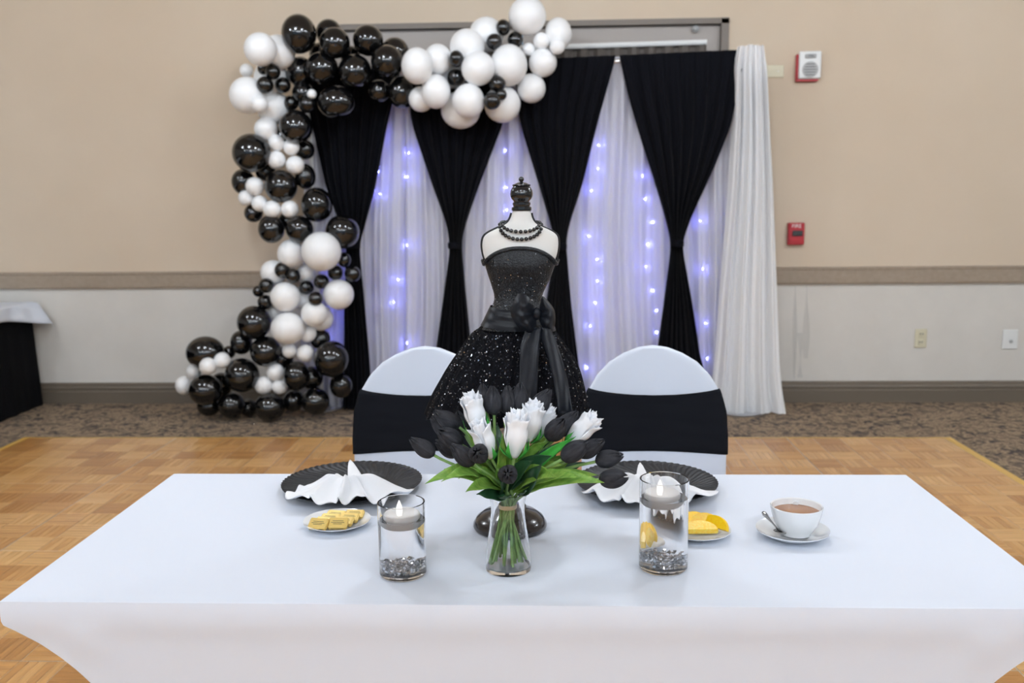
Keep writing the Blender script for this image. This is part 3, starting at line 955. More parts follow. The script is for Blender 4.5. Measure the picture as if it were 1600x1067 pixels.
MB().box((.006, -.046, .004), (w_*.62, .012, h_*.24), .003).build('handle', MATS['plastic_dark'], t, False)
MB().box((-.004, -.042, -.045), (w_*.7, .006, h_*.16), .002).build('lower_lip', MATS['plastic_red'], t, False)
lt = link('lettering', text_mesh('FIRE', .036), t); lt.data.materials.append(MATS['plastic_white']); lt.rotation_euler = (PI/2, 0, 0); lt.location = (0, -.0405, .052)
cx, cz, w_, h_ = wall_rect(1430, 514, 1447, 543)
t = thing('wall_outlet', 'cream electrical outlet low on the right wall', 'outlet', (cx, WALL_Y, cz))
MB().box((0, -.002, 0), (w_, .008, h_), .003).build('cover', MATS['plastic_cream'], t, False)
for s in (-1, 1):
    so = MB().box((0, -.008, s*.028), (.034, .006, .038), .006).build('socket', MATS['plastic_cream'], t, False)
    for q in (-1, 1):
        MB().box((q*.008, -.0115, s*.028+.004), (.004, .002, .012)).build('slot', MATS['plastic_dark'], so, False)
cx, cz, w_, h_ = wall_rect(1567, 515, 1589, 545)
t = thing('switch_plate', 'white wall plate with a small knob at the right edge', 'wall plate', (cx, WALL_Y, cz))
MB().box((0, -.002, 0), (w_, .009, h_), .003).build('cover', MATS['plastic_white'], t, False)
k_ = MB().lathe([(.012, 0), (.010, .012), (.006, .02)], 14).build('knob', MATS['plastic_grey'], t); k_.rotation_euler = (PI/2, 0, 0); k_.location = (.004, -.006, -.012)

# ------------------------------------------------------------------ buffet table at the left wall
c0 = onz(68, 633, 0); c1 = onz(0, 657, 0)
dv = (c1-c0).normalized(); dv = Vector((min(dv.x, 0)*.0, -1, 0)).normalized(); pv = Vector((dv.y, -dv.x, 0))
if pv.x > 0: pv = -pv
TBL = .74
t = thing('buffet_table', 'table wrapped in a black skirt at the left wall', 'table', tuple(c0))
F0 = c0
def bt(a, b, z): q = F0+dv*a+pv*b; return (q.x, q.y, z)
LEN, WID = 1.8, .75
ring = []
n_ = 160
for i in range(n_):
    s = i/n_*2*(LEN+WID)
    if s < LEN: ring.append((s, 0, 0, -1))
    elif s < LEN+WID: ring.append((LEN, s-LEN, 1, 0))
    elif s < 2*LEN+WID: ring.append((2*LEN+WID-s, WID, 0, 1))
    else: ring.append((0, 2*(LEN+WID)-s, -1, 0))
def skf(u, v):
    a, b, na, nb = ring[int(round(u*n_)) % n_]
    f = .030*v-.032+.007*math.sin((int(round(u*n_)))*1.3)*v
    return bt(a+na*f, b+nb*f, TBL-.005+(0.012-TBL)*v)
MB().quad_grid(skf, n_, 8, True).build('table_skirt', MATS['skirt_cloth_black'], t, True, True)
mb = MB(); 
mb.v = [bt(.01, .01, TBL), bt(LEN-.01, .01, TBL), bt(LEN-.01, WID-.01, TBL), bt(.01, WID-.01, TBL)] + [bt(.01, .01, TBL-.03), bt(LEN-.01, .01, TBL-.03), bt(LEN-.01, WID-.01, TBL-.03), bt(.01, WID-.01, TBL-.03)]
mb.f = [(0,1,2,3),(4,5,6,7),(0,1,5,4),(1,2,6,5),(2,3,7,6),(3,0,4,7)]
mb.build('tabletop', MATS['skirt_cloth_black'], t, False, True)
def clf(u, v):
    a = -.13+(LEN+.26)*v; b = -.09+(WID+.18)*u
    ea = max(0, -a, a-LEN); eb = max(0, -b, b-WID)
    aa = min(max(a, 0), LEN); bb_ = min(max(b, 0), WID)
    far = 1-smooth_step(-.05, .45, a)
    drop = eb*(1+.75*far)+ea*(1.0 if eb == 0 else .25)
    oa = .010*(1 if ea > 0 else 0)*(-1 if a < 0 else 1)
    ob = (.012+1.15*eb*far)*(1 if eb > 0 else 0)*(-1 if b < 0 else 1)
    rip = .006*math.sin(a*34)*(1 if eb > 0.02 else 0)
    return bt(aa+oa, bb_+ob-rip, TBL+.006-drop)
o = MB().quad_grid(clf, 44, 84).build('table_overlay', MATS['cloth_white'], None, 60)
solid(o, .002)
tag(o, 'white cloth laid over the black-skirted table at the left wall', 'tablecloth')

# ------------------------------------------------------------------ head table
TT = 0.740                                       # height of the cloth-covered top
TW, TD = 1.83, 0.762
t = thing('banquet_table', 'long folding table hidden under the white stretch cloth', 'table', (0, TD/2, DF_TOP))
MB().box((0, TD/2, TT-.024), (TW-.008, TD-.008, .040), .004).build('tabletop', MATS['plastic_grey'], t, False, True)
for sx in (-1, 1):
    for sy in (.06, TD-.06):
        MB().tube([(sx*.66, sy, DF_TOP+.003), (sx*.66, sy, TT-.05)], .014, 10).build('leg', MATS['pipe_metal'], t, True, True)
    MB().tube([(sx*.66, .06, .30), (sx*.66, TD-.06, .30)], .010, 8).build('leg_brace', MATS['pipe_metal'], t, True, True)
# stretch cover: top with a rounded rim, four sides that pull in to the feet
cv = MB()
EDGE = .042
def side(front):
    def fn(u, v):
        s = 2*u-1
        if v < .15:                              # rim of the table top
            k = v/.15
            z = TT-EDGE*k; inset = 0; y = -.0015*math.sin(PI*k)
        else:
            q = (v-.15)/.85
            z = TT-EDGE-(TT-EDGE-DF_TOP-.004)*q
            inset = .25*(1-math.exp(-q/.21))
            y = .004*smooth_step(0, .05, q)+.055*math.sin(PI*q*.5)*(1-.0*q)-.02*q*q
        # the cloth lifts between the feet: lower hem arches
        hem = 0.0 if v < .15 else .10*((v-.15)/.85)**3*math.sin(PI*u)**.7
        X = s*(TW/2-inset)
        # small bump over each hidden leg fitting
        if v >= .15:
            for bx_ in (-.775, .775):
                d2 = ((X-bx_)**2+(z-(TT-.075))**2)/(.030**2)
                y -= .006*math.exp(-d2)
        Y = y if front else TD-y
        return (X, Y, z+hem)
    return fn
def end(sgn):
    def fn(u, v):
        s = 2*u-1
        if v < .15:
            z = TT-EDGE*v/.15; ins = 0; yi = 0
        else:
            q = (v-.15)/.85
            z = TT-EDGE-(TT-EDGE-DF_TOP-.004)*q
            ins = .25*(1-math.exp(-q/.21))
            yi = .004*smooth_step(0, .05, q)+.055*math.sin(PI*q*.5)-.02*q*q
        hem = 0.0 if v < .15 else .10*((v-.15)/.85)**3*math.sin(PI*u)**.7
        bow = .0 if v < .15 else .05*math.sin(PI*u)*math.sin(PI*(v-.15)/.85*.6)
        return (sgn*(TW/2-ins-bow), TD/2+s*(TD/2-yi), z+hem)
    return fn
cv.quad_grid(lambda u, v: ((2*u-1)*TW/2, v*TD, TT+.0012*math.sin(u*23)*math.sin(v*7)*math.sin(PI*u)*math.sin(PI*v)), 40, 16)
cv.quad_grid(side(True), 120, 46)
cv.quad_grid(side(False), 60, 30)
cv.quad_grid(end(-1), 40, 30)
cv.quad_grid(end(1), 40, 30)
o = cv.build('tablecloth', MATS['cloth_white'], None, 40)
tag(o, 'white stretch cloth fitted tightly over the long head table', 'tablecloth')

# ------------------------------------------------------------------ chairs in white stretch covers with black bands
def make_chair(label):
    t = thing('banquet_chair', label, 'chair', group='covered chairs behind the table')
    HW = .205; ZT = .985
    # outline half width by height
    tab = [(.0, .175), (.30, .185), (.45, .198), (.60, .205), (.72, .207), (.80, .203), (.86, .187), (.905, .160), (.94, .125), (.963, .085), (.978, .045), (.985, .0)]
    def bend(x, z, th):
        lean = .13*max(0, z-.46)
        return lean-.030*(x/HW)**2+th
    def back(u, v):
        # closed ring around a slim cushion-like back, u around, v up
        z = .42+(ZT-.42)*(1-(1-v)**1.7)
        hw = max(interp(tab, z)[0], .001)
        a = 2*PI*u
        ca, sa = math.cos(a), math.sin(a)
        x = hw*math.copysign(abs(ca)**.55, ca)
        th = .017*math.copysign(abs(sa)**.8, sa)*(1 if hw > .03 else hw/.03)
        return (x, bend(x, z, th), z)
    MB().quad_grid(back, 56, 40, True).build('back_cover', MATS['spandex_white'], t)
    def sash(u, v):
        a = 2*PI*u
        ca, sa = math.cos(a), math.sin(a)
        xn = math.copysign(abs(ca)**.55, ca)
        zt = .845+.022*xn**2*(1 if sa < 0 else .6)
        zb = .685-.004*xn**2
        z = zb+(zt-zb)*v
        hw = interp(tab, z)[0]+.0035
        x = hw*xn
        th = .0205*math.copysign(abs(sa)**.8, sa)
        return (x, bend(x, z, th)+.0015*math.sin(z*140+x*8), z)
    solid(MB().quad_grid(sash, 60, 16, True).build('sash_band', MATS['spandex_black'], t), .002)
    # padded seat, rounded corners
    pr = []
    sd = MB()
    def ring(z, k):
        out = []
        for i in range(40):
            a = 2*PI*i/40
            ca, sa = math.cos(a), math.sin(a)
            out.append((.20*k*math.copysign(abs(ca)**.45, ca), -.155+.170*k*math.copysign(abs(sa)**.45, sa), z))
        return out
    rings = [ring(.395, .97), ring(.42, 1.0), ring(.455, 1.0), ring(.472, .96), ring(.478, .80), ring(.480, .02)]
    for r_ in rings: sd.v += r_
    for j in range(len(rings)-1):
        for i in range(40):
            sd.f.append((j*40+i, j*40+(i+1) % 40, (j+1)*40+(i+1) % 40, (j+1)*40+i))
    sd.build('seat_cover', MATS['spandex_white'], t)
    # stretched skirt of the cover: four sides arching up between the feet
    sk = MB()
    feet = [(-.205, -.335), (.205, -.335), (.205, .06), (-.205, .06)]
    tops = [(-.196, -.315), (.196, -.315), (.178, .012), (-.178, .012)]
    for k in range(4):
        f0, f1, t0, t1 = feet[k], feet[(k+1) % 4], tops[k], tops[(k+1) % 4]
        def fn(u, v):
            x = (t0[0]+(t1[0]-t0[0])*u)*(1-v)+(f0[0]+(f1[0]-f0[0])*u)*v
            y = (t0[1]+(t1[1]-t0[1])*u)*(1-v)+(f0[1]+(f1[1]-f0[1])*u)*v
            cxm, cym = 0, -.14
            pull = .10*v*math.sin(PI*u)
            x += (cxm-x)*pull; y += (cym-y)*pull
            arch = .30*math.sin(PI*u)**.6
            return (x, y, .41+(.004-.41+arch)*v)
        sk.quad_grid(fn, 24, 14)
    solid(sk.build('cover_skirt', MATS['spandex_white'], t), .0015)
    for (x, y) in feet:
        MB().lathe([(.016, .0), (.018, .004), (.014, .05), (.012, .40)], 12, (x*.97, y*.97 if y < 0 else y*.8, 0)).build('leg', MATS['pipe_metal'], t)
    return t
ch = make_chair('left chair in white stretch cover with black band, partly behind the dress form')
pc = at(668, 700, 1.17)
ch.location = (pc.x, 1.12, DF_TOP); ch.rotation_euler = (0, 0, .02)
c2 = copy_tree(ch)
c2['label'] = 'right chair in white stretch cover with black band, behind the taller candle glass'
pc = at(1018, 700, 1.17)
c2.location = (pc.x, 1.12, DF_TOP); c2.rotation_euler = (0, 0, -.03)

# ------------------------------------------------------------------ dress form, gown and necklace
fb = onz(797, 824, TT)
FY = fb.y
def fp(x, y, off=0.0): return at(x, y, FY+off)
def fsc(y): return pxm(fp(815, y))
form = thing('dress_form', 'small dress form on a dark round base with black finial neck', 'dress form', (fb.x, fb.y, TT))
rb_ = 57.5*pxm(fb)
MB().lathe([(rb_*.97, .0015), (rb_, .006), (rb_*.99, .012), (rb_*.90, .024), (rb_*.72, .034), (rb_*.50, .040), (rb_*.46, .043), (rb_*.44, .048), (rb_*.25, .052), (.012, .056)], 48, tuple(fb)).build('base', MATS['base_brown'], form, True, True)
n0 = fp(815, 345)
MB().tube([(fb.x, fb.y, TT+.05), (fp(806, 560).x, fb.y, fp(806, 560).z)], .0085, 14).build('pole', MATS['base_brown'], form, True, True)
# body rows: y pixel, left x, right x, depth ratio
body = [(329,800,830,.95),(340,797,832,.95),(347,793,836,.9),(352,786,842,.8),(358,772,857,.62),(364,760,868,.5),(370,754,873,.46),(382,752,874,.48),(397,754,872,.54),(410,759,867,.60),(425,763,862,.64),(440,768,856,.68),(455,773,848,.74),(466,775,844,.78),(478,771,848,.80),(490,765,857,.80),(505,758,864,.82),(515,752,866,.82)]
def body_ring(row, grow, n):
    y, xl, xr, k = row
    a, b = fp(xl, y), fp(xr, y)
    cx, z, hw = (a.x+b.x)/2, (a.z+b.z)/2, (b.x-a.x)/2+grow
    out = []
    for i in range(n):
        t_ = 2*PI*i/n
        ca, sa = math.cos(t_), math.sin(t_)
        e = .78 if y > 356 else 1.0
        out.append((cx+hw*math.copysign(abs(ca)**e, ca), FY+hw*k*math.copysign(abs(sa)**e, sa), z))
    return out
def rings_mesh(rings, close_ends=True):
    mb = MB(); n = len(rings[0])
    for r in rings: mb.v += r
    for j in range(len(rings)-1):
        for i in range(n):
            mb.f.append((j*n+i, j*n+(i+1) % n, (j+1)*n+(i+1) % n, (j+1)*n+i))
    if close_ends:
        mb.f.append(tuple(range(n)))
        mb.f.append(tuple(range((len(rings)-1)*n, len(rings)*n)))
    return mb
def dense(rows, k):
    out = []
    for a, b in zip(rows, rows[1:]):
        for i in range(k):
            s = i/k
            out.append(tuple(p+(q-p)*s for p, q in zip(a, b)))
    out.append(rows[-1])
    return out
def smooth_rows(rows, it=2):
    for _ in range(it):
        rows = [rows[0]]+[tuple((a+2*b+c)/4 for a, b, c in zip(rows[i-1], rows[i], rows[i+1])) for i in range(1, len(rows)-1)]+[rows[-1]]
    return rows
BR = smooth_rows(dense(body, 3), 2)
rings_mesh([body_ring(r, -.0015, 56) for r in BR if r[0] < 497]).build('torso', MATS['form_white'], form, True, True)
# dark piping down both sides, neck to bust
for s in (0, 1):
    pts = []
    for r in BR:
        if 331 < r[0] < 420:
            q = fp(r[1] if s == 0 else r[2], r[0]); pts.append((q.x, FY, q.z))
    MB().tube(pts, .0024, 8).build('piping', MATS['piping_black'], form, True, True)
# finial
nb = fp(815, 329); ps = pxm(nb)
prof = [(15.5,0),(15.8,2),(15.5,5),(13,6.5),(13.2,8),(14.2,9.5),(14,12),(12,13.5),(12.5,15),(15.5,18),(17.4,22),(17.8,26),(17,31),(14.5,35.5),(12.5,37.5),(13.4,38.5),(13.2,40),(10,41.5),(6.5,43),(3.0,43.5),(2.4,44.5),(3.6,46),(4.2,48),(3.6,50.5),(2.0,52),(.2,52.4)]
cap = MB().lathe([(a*ps, b*ps) for a, b in prof], 36, tuple(nb)).build('neck_cap', MATS['gloss_black'], form, True, True)
sb = MB()
for i in range(16):
    a = 2*PI*i/16
    sb.sphere((nb.x+13*ps*math.cos(a), FY+13*ps*math.sin(a), nb.z+39*ps), 1.3*ps, 8, 6)
sb.build('beaded_rim', MATS['gloss_black'], cap, True, True)

gown = thing('black_gown', 'strapless black sequin gown with satin bow on the dress form', 'dress', (fb.x, FY, fp(800, 648).z))
# bodice with the arched upper edge
brs = [r for r in BR if r[0] >= 383]
n = 64
top_rows = []
bod = MB()
NV = 44
def body_at(yp):
    return interp([(r[0], r[1], r[2], r[3]) for r in BR], yp)
def bod_fn(u, v):
    t_ = 2*PI*u
    arch = 384+26*(abs(math.cos(t_))**1.8) if math.sin(t_) < 0 else 404
    yp = arch+(512-arch)*v
    xl, xr, k = body_at(yp)
    a, b = fp(xl, yp), fp(xr, yp)
    cx, z, hw = (a.x+b.x)/2, (a.z+b.z)/2, (b.x-a.x)/2+.0022
    ca, sa = math.cos(t_), math.sin(t_)
    bust = 1+.16*math.exp(-((yp-412)/16)**2)*(1 if sa < 0 else 0)
    return (cx+hw*math.copysign(abs(ca)**.78, ca), FY+hw*k*bust*math.copysign(abs(sa)**.78, sa), z)
bod.quad_grid(bod_fn, n, NV, True)
bo = bod.build('bodice', MATS['bodice_black'], gown, True, True)
ed = []
for i in range(n+1):
    p = bod_fn((i % n)/n, 0.0); ed.append((p[0]+(p[0]-fp(813, 400).x)*.01, p[1]+(p[1]-FY)*.03, p[2]-.003))
MB().tube(ed, .0042, 8, cap=False).build('neckline_trim', MATS['bodice_black'], gown, True, True)
# skirt
sk_rows = [(500,760,864,.84),(508,754,864,.86),(513,748,866,.88),(520,737,869,.90),(530,729,877,.90),(540,723,884,.90),(560,709,898,.90),(580,696,907,.88),(600,685,913,.86),(620,674,918,.86),(640,666,922,.86),(650,662,924,.86)]
SR = smooth_rows(dense(sk_rows, 4), 2)
def skirt_fn(u, v):
    t_ = 2*PI*u
    yp = 503+(650-503)*v
    xl, xr, k = interp([(r[0], r[1], r[2], r[3]) for r in SR], yp)
    a, b = fp(xl, yp), fp(xr, yp)
    cx, z, hw = (a.x+b.x)/2, (a.z+b.z)/2, (b.x-a.x)/2
    g = .055*smooth_step(0, .25, v)
    rip = 1-g*.6+g*(.55*math.sin(19*t_+1.5*math.sin(3*t_))+.35*math.sin(43*t_+2*v)+.4*math.sin(8*t_+1+2*v))*.6
    return (cx+hw*math.cos(t_)*rip, FY+hw*k*.80*math.sin(t_)*rip, z+.004*math.sin(11*t_)*v)
sk = MB().quad_grid(skirt_fn, 220, 40, True).build('skirt', MATS['tulle_black'], gown, 60, True)
solid(sk, .0012)
# sequins: uncountable sparkle stitched to the skirt and bodice
rs = random.Random(5)
def sequins(fn, count, name, material, r0, r1, parent, jit=.55, vmin=0.02, front=True):
    mb = MB()
    off = wloc(parent)
    for _ in range(count):
        u = rs.uniform(.5, 1.0) if front else rs.random()
        v = rs.uniform(vmin, 1)
        p = Vector(fn(u, v)); pu = Vector(fn(u+.003, v)); pv_ = Vector(fn(u, min(1, v+.01) if v < .99 else v-.01))
        nrm = (pu-p).cross(pv_-p)
        if nrm.length < 1e-12: continue
        nrm.normalize()
        if nrm.dot(Vector((p.x-fb.x, p.y-FY, 0))) < 0: nrm = -nrm
        c = p+nrm*.0016
        nrm = (nrm+Vector((rs.gauss(0, jit), rs.gauss(0, jit), rs.gauss(0, jit)))).normalized()
        s = nrm.orthogonal().normalized(); q = nrm.cross(s)
        r = rs.uniform(r0, r1)
        b = len(mb.v)
        for i in range(6):
            a = PI/3*i
            mb.v.append(tuple(c+s*(r*math.cos(a))+q*(r*math.sin(a))-off))
        mb.f.append(tuple(range(b, b+6)))
    o = mb.build(name, material, parent, False, False, False)
    o['kind'] = 'stuff'
    return o
sequins(skirt_fn, 480, 'sequins', MATS['sequin'], .0008, .0017, sk)
sequins(skirt_fn, 3200, 'dark_sequins', MATS['sequin_dark'], .0009, .0018, sk, .35)
sequins(bod_fn, 260, 'sequins', MATS['sequin'], .0006, .0011, bo, .45, .0)
# satin sash with bow and two tails
def sash_fn(u, v):
    t_ = 2*PI*u
    yp = 482+(511-482)*v
    xl, xr, k = body_at(yp)
    a, b = fp(xl, yp), fp(xr, yp)
    cx, z, hw = (a.x+b.x)/2, (a.z+b.z)/2, (b.x-a.x)/2+.004
    ca, sa = math.cos(t_), math.sin(t_)
    return (cx+hw*math.copysign(abs(ca)**.85, ca), FY+hw*k*1.02*math.copysign(abs(sa)**.85, sa)-.001*math.sin(v*14), z-.006*ca)
MB().quad_grid(sash_fn, 64, 12, True).build('satin_sash', MATS['satin_black'], gown, True, True)
FRO = -.092
bow = MB().sphere(tuple(fp(839, 490, FRO-.006)), (.0085, .008, .012), 14, 10).build('bow', MATS['satin_black'], gown, True, True)
def loop(outline, depth_, centre):
    # puffed satin loop: outline in pixels around, pinched to the knot
    cpt = fp(centre[0], centre[1], FRO-.004)
    mid = [sum(p[0] for p in outline)/len(outline), sum(p[1] for p in outline)/len(outline)]
    ol = []
    m_ = len(outline)
    for i in range(m_):
        for k in range(4):
            a, b, c, d = outline[i-1], outline[i], outline[(i+1) % m_], outline[(i+2) % m_]
            t_ = k/4
            ol.append(tuple(.5*((2*b[j])+(-a[j]+c[j])*t_+(2*a[j]-5*b[j]+4*c[j]-d[j])*t_**2+(-a[j]+3*b[j]-3*c[j]+d[j])*t_**3) for j in (0, 1)))
    mb = MB()
    for sgn in (-1, 1):
        def fn(u, v):
            i = int(round(u*len(ol))) % len(ol)
            x = mid[0]+(ol[i][0]-mid[0])*v; y = mid[1]+(ol[i][1]-mid[1])*v
            dk = math.hypot(x-centre[0], y-centre[1])
            fold = .0022*math.sin(math.atan2(y-centre[1], x-centre[0])*9)
            puff = (1-v**3)*depth_*smooth_step(0, 26, dk)+fold*(1-v)
            return tuple(fp(x, y, FRO+sgn*puff*(1 if sgn < 0 else .45)-.004))
        mb.quad_grid(fn, len(ol), 10, True)
    return mb
loop([(836,486),(826,464),(812,458),(803,470),(798,486),(802,500),(812,513),(826,522),(835,521),(838,500)], .020, (839, 490)).build('bow_loop', MATS['satin_black'], bow, True, True)
loop([(842,486),(846,466),(849,463),(858,472),(866,484),(868,500),(865,514),(857,519),(848,512),(842,498)], .020, (839, 490)).build('bow_loop', MATS['satin_black'], bow, True, True)
def tail(rows, ph):
    mb = MB()
    def fn(u, v):
        y, xl, xr = [r for r in (interp([(i/(len(rows)-1),)+r for i, r in enumerate(rows)], v),)][0]
        x = xl+(xr-xl)*u
        off = FRO-.012-.075*smooth_step(0, 1, v)+.006*math.sin(u*PI*1.5+ph+v*3)
        return tuple(fp(x, y, off))
    return mb.quad_grid(fn, 10, 26)
solid(tail([(512,822,846),(540,813,843),(570,812,841),(600,811,840),(625,818,838),(634,826,838)], .4).build('bow_tail', MATS['satin_black'], bow, True, True), .001)
solid(tail([(512,838,860),(530,845,868),(560,856,878),(590,864,886),(620,869,891),(646,873,895)], 1.9).build('bow_tail', MATS['satin_black'], bow, True, True), .001)
# two-strand bead necklace
nk = thing('bead_necklace', 'two-strand black bead necklace around the dress form neck', 'necklace', tuple(fp(815, 372)))
bead = MB().sphere((0, 0, 0), .0040, 12, 8).mesh('bead', MATS['gloss_black'])
for (x0, x1, ytop, ybot, nbd) in ((784, 843, 348, 362, 24), (781, 846, 351, 374, 29)):
    for i in range(nbd):
        a = 2*PI*i/nbd
        ca, sa = math.cos(a), math.sin(a)
        x = (x0+x1)/2+(x1-x0)/2*ca
        yp = ytop+(ybot-ytop)*max(0, -sa)**.8 if sa < 0 else ytop-2*sa
        fo = (.046 if sa < 0 else .026)*sa-.004*(ybot > 365)*(sa < 0)
        q = fp(x, yp); 
        bdo = link('bead', bead, nk)
        xl, xr, k = body_at(max(331, yp))
        hw = (fp(xr, yp).x-fp(xl, yp).x)/2; cxb = (fp(xr, yp).x+fp(xl, yp).x)/2
        # lie on the body surface
        xx = fp(x, yp, 0).x
        rel = min(.97, abs((xx-cxb)/hw))
        yo = hw*k*(1-rel**2)**.5+.0045
        w_ = at(x, yp, FY+(-yo if sa < 0 else yo))
        bdo.location = Vector(w_)-wloc(nk)

# ------------------------------------------------------------------ tableware
def on(x, y): return onz(x, y, TT)
def charger(px_, label):
    c = on(*px_)
    t = thing('charger_plate', label, 'plate', tuple(c), group='black charger plates')
    R = .166
    def flute(r, z, a):
        return r
    prof = [(.075, .003), (.095, .0035), (.104, .006), (.112, .010), (.150, .0165), (R-.003, .0195), (R, .0205), (R-.001, .0185), (.150, .0140), (.112, .007), (.100, .002), (.075, .0012)]
    mb = MB()
    seg = 420
    b = 0
    for (r, z) in [(.004, .003)]+prof+[(.004, .0012)]:
        for i in range(seg):
            a = 2*PI*i/seg
            rim = smooth_step(.104, .118, r)*(1-.5*smooth_step(R-.006, R, r))
            aa = a+rim*.25*(r-.1)/.06
            rr_ = r+(.0007*math.cos(60*a) if r > R-.004 else 0)
            mb.v.append((rr_*math.cos(aa), rr_*math.sin(aa), z+.0015*rim*math.cos(60*a)))
    n = len(prof)+2
    for j in range(n-1):
        for i in range(seg):
            mb.f.append((j*seg+i, j*seg+(i+1) % seg, (j+1)*seg+(i+1) % seg, (j+1)*seg+i))
    mb.f.append(tuple(range(seg)))
    mb.build('plate_body', MATS['charger_black'], t, 50)
    return t, c
chL, cL = charger((551, 763), 'black fluted charger plate behind the gold foil packets')
chR, cR = charger((1010, 763), 'black fluted charger plate behind the taller candle glass')
def napkin(label, c, ax, tipp, waves, seed):
    """a napkin pinched up at one point, its folds running out and down to a wavy hem"""
    r_ = random.Random(seed)
    mb = MB()
    ox, oy = c
    ph = [r_.uniform(0, 6) for _ in range(4)]
    def radius(a):
        ca, sa = math.cos(a), math.sin(a)
        l_ = ax[0] if ca < 0 else ax[1]
        b_ = ax[2] if sa < 0 else ax[3]
        e = 1/math.sqrt((ca/l_)**2+(sa/b_)**2)
        return e*(1+.10*math.sin(3*a+ph[0])+.07*math.sin(5*a+ph[1])+.05*math.sin(9*a+ph[2]))
    def fn(u, v):
        a = 2*PI*u
        R_ = radius(a)
        swirl = a+.35*(1-v)*math.sin(2*a+ph[3])+.10*v*math.sin(waves*a+ph[1])
        x = ox+R_*v*math.cos(swirl); y = oy+R_*v*math.sin(swirl)
        rr_ = math.hypot(x-c_plate.x, y-c_plate.y)
        lift = .0050+.0155*smooth_step(.095, .166, rr_)
        f = .5+.5*math.sin(waves*a+ph[0]+1.3*math.sin(2*a+ph[2])+1.2*v)
        f2 = .5+.5*math.sin((waves*2+1)*a+ph[2])
        top = .056*(1-smooth_step(0, .95, v))
        fold = (.020*f+.006*f2)*smooth_step(.05, .45, v)*(1-.30*smooth_step(.8, 1, v))
        curl = .006*smooth_step(.88, 1, v)*f2
        return (x, y, TT+lift+top+fold+curl)
    mb.quad_grid(fn, 150, 30, True)
    (tx, ty, tz), (bx_, by_, bz_), wd = tipp
    def tip(u, v):
        a = 2*PI*u
        q = wd*(1-v)**.7+.001
        return (bx_+(tx-bx_)*v+q*math.cos(a), by_+(ty-by_)*v+.45*q*math.sin(a), bz_+(tz-bz_)*v)
    mb.quad_grid(tip, 16, 10, True)
    o = mb.build('napkin', MATS['napkin_white'], None, 80, False, False)
    solid(o, .0016)
    return tag(o, label, 'napkin', 'white napkins on the charger plates')
c_plate = cL
p0 = onz(541, 757, TT+.045)
tp = at(547, 719, cL.y+.055)
napkin('crumpled white napkin with a pointed tip on the left charger plate', (p0.x, p0.y),
       (.142, .134, .076, .066), ((tp.x, tp.y, tp.z), (p0.x+.020, p0.y+.035, TT+.028), .022), 8, 3)
c_plate = cR
p0 = onz(1006, 760, TT+.045)
tp = at(1000, 723, cR.y+.065)
napkin('crumpled white napkin on the charger plate seen through the taller candle glass', (p0.x, p0.y),
       (.146, .148, .058, .055), ((tp.x, tp.y, tp.z), (p0.x+.004, p0.y+.035, TT+.03), .018), 9, 8)
def small_plate(c, R, label):
    t = thing('side_plate', label, 'plate', tuple(c))
    prof = [(.004, .004), (R*.60, .004), (R*.66, .006), (R*.80, .0105), (R*.985, .0150), (R, .0155), (R*.995, .0140), (R*.80, .0085), (R*.62, .0015), (R*.55, .0005), (R*.52, .0015), (.004, .0015)]
    MB().lathe(prof, 56).build('plate_body', MATS['porcelain'], t)
    return t
cB = on(527, 822); RB = 52*pxm(cB)
small_plate(cB, RB, 'small white plate holding gold foil packets')
cO = on(1088, 836); RO = 53*pxm(cO)
small_plate(cO, RO, 'small white plate holding orange slices')
# gold foil packets: two leaning rows
pk = 0
names = ['back left', 'second left', 'third left', 'front left', 'back right', 'second right', 'third right', 'front right']
for col in range(2):
    for row in range(4):
        w_, l_, h_ = .038, .026, .0085
        ang = -.16+(.10 if col else 0.0)+.04*math.sin(row*2+col)
        x = cB.x+(-.0205+.040*col)+.0070*(1.5-row)
        y = cB.y+.031-.0215*row+.004*col
        z = TT+.0052
        t = thing('foil_packet', 'gold foil packet, ' + names[pk] + ' of the eight on the small plate', 'packet', (x, y, z), ang, group='gold foil packets')
        tilt = .30 if row < 3 else .62
        M_ = Matrix.Rotation(tilt, 4, 'X')
        bd = MB().box((0, 0, 0), (w_, l_, h_), .0012).build('wrapper', MATS['gold_foil'], t, False)
        bd.rotation_euler = (tilt, 0, 0); bd.location = (0, 0, h_/2*math.cos(tilt)+l_/2*math.sin(tilt)+.0004)
        for q in (-1, 1):
            fl_ = MB().box((q*(w_/2+.0006), 0, 0), (.0014, l_*.8, h_*.6)).build('folded_end', MATS['gold_foil'], bd, False)
        for q, ww in ((.0035, .60), (-.0005, .74), (-.0040, .5)):
            MB().box((0, q, h_/2+.0001), (w_*ww, .0011, .0003)).build('printed_line', MATS['ink'], bd, False)
        MB().box((0, -l_/2-.0001, 0), (w_*.7, .0003, .0012)).build('printed_line', MATS['ink'], bd, False)
        pk += 1
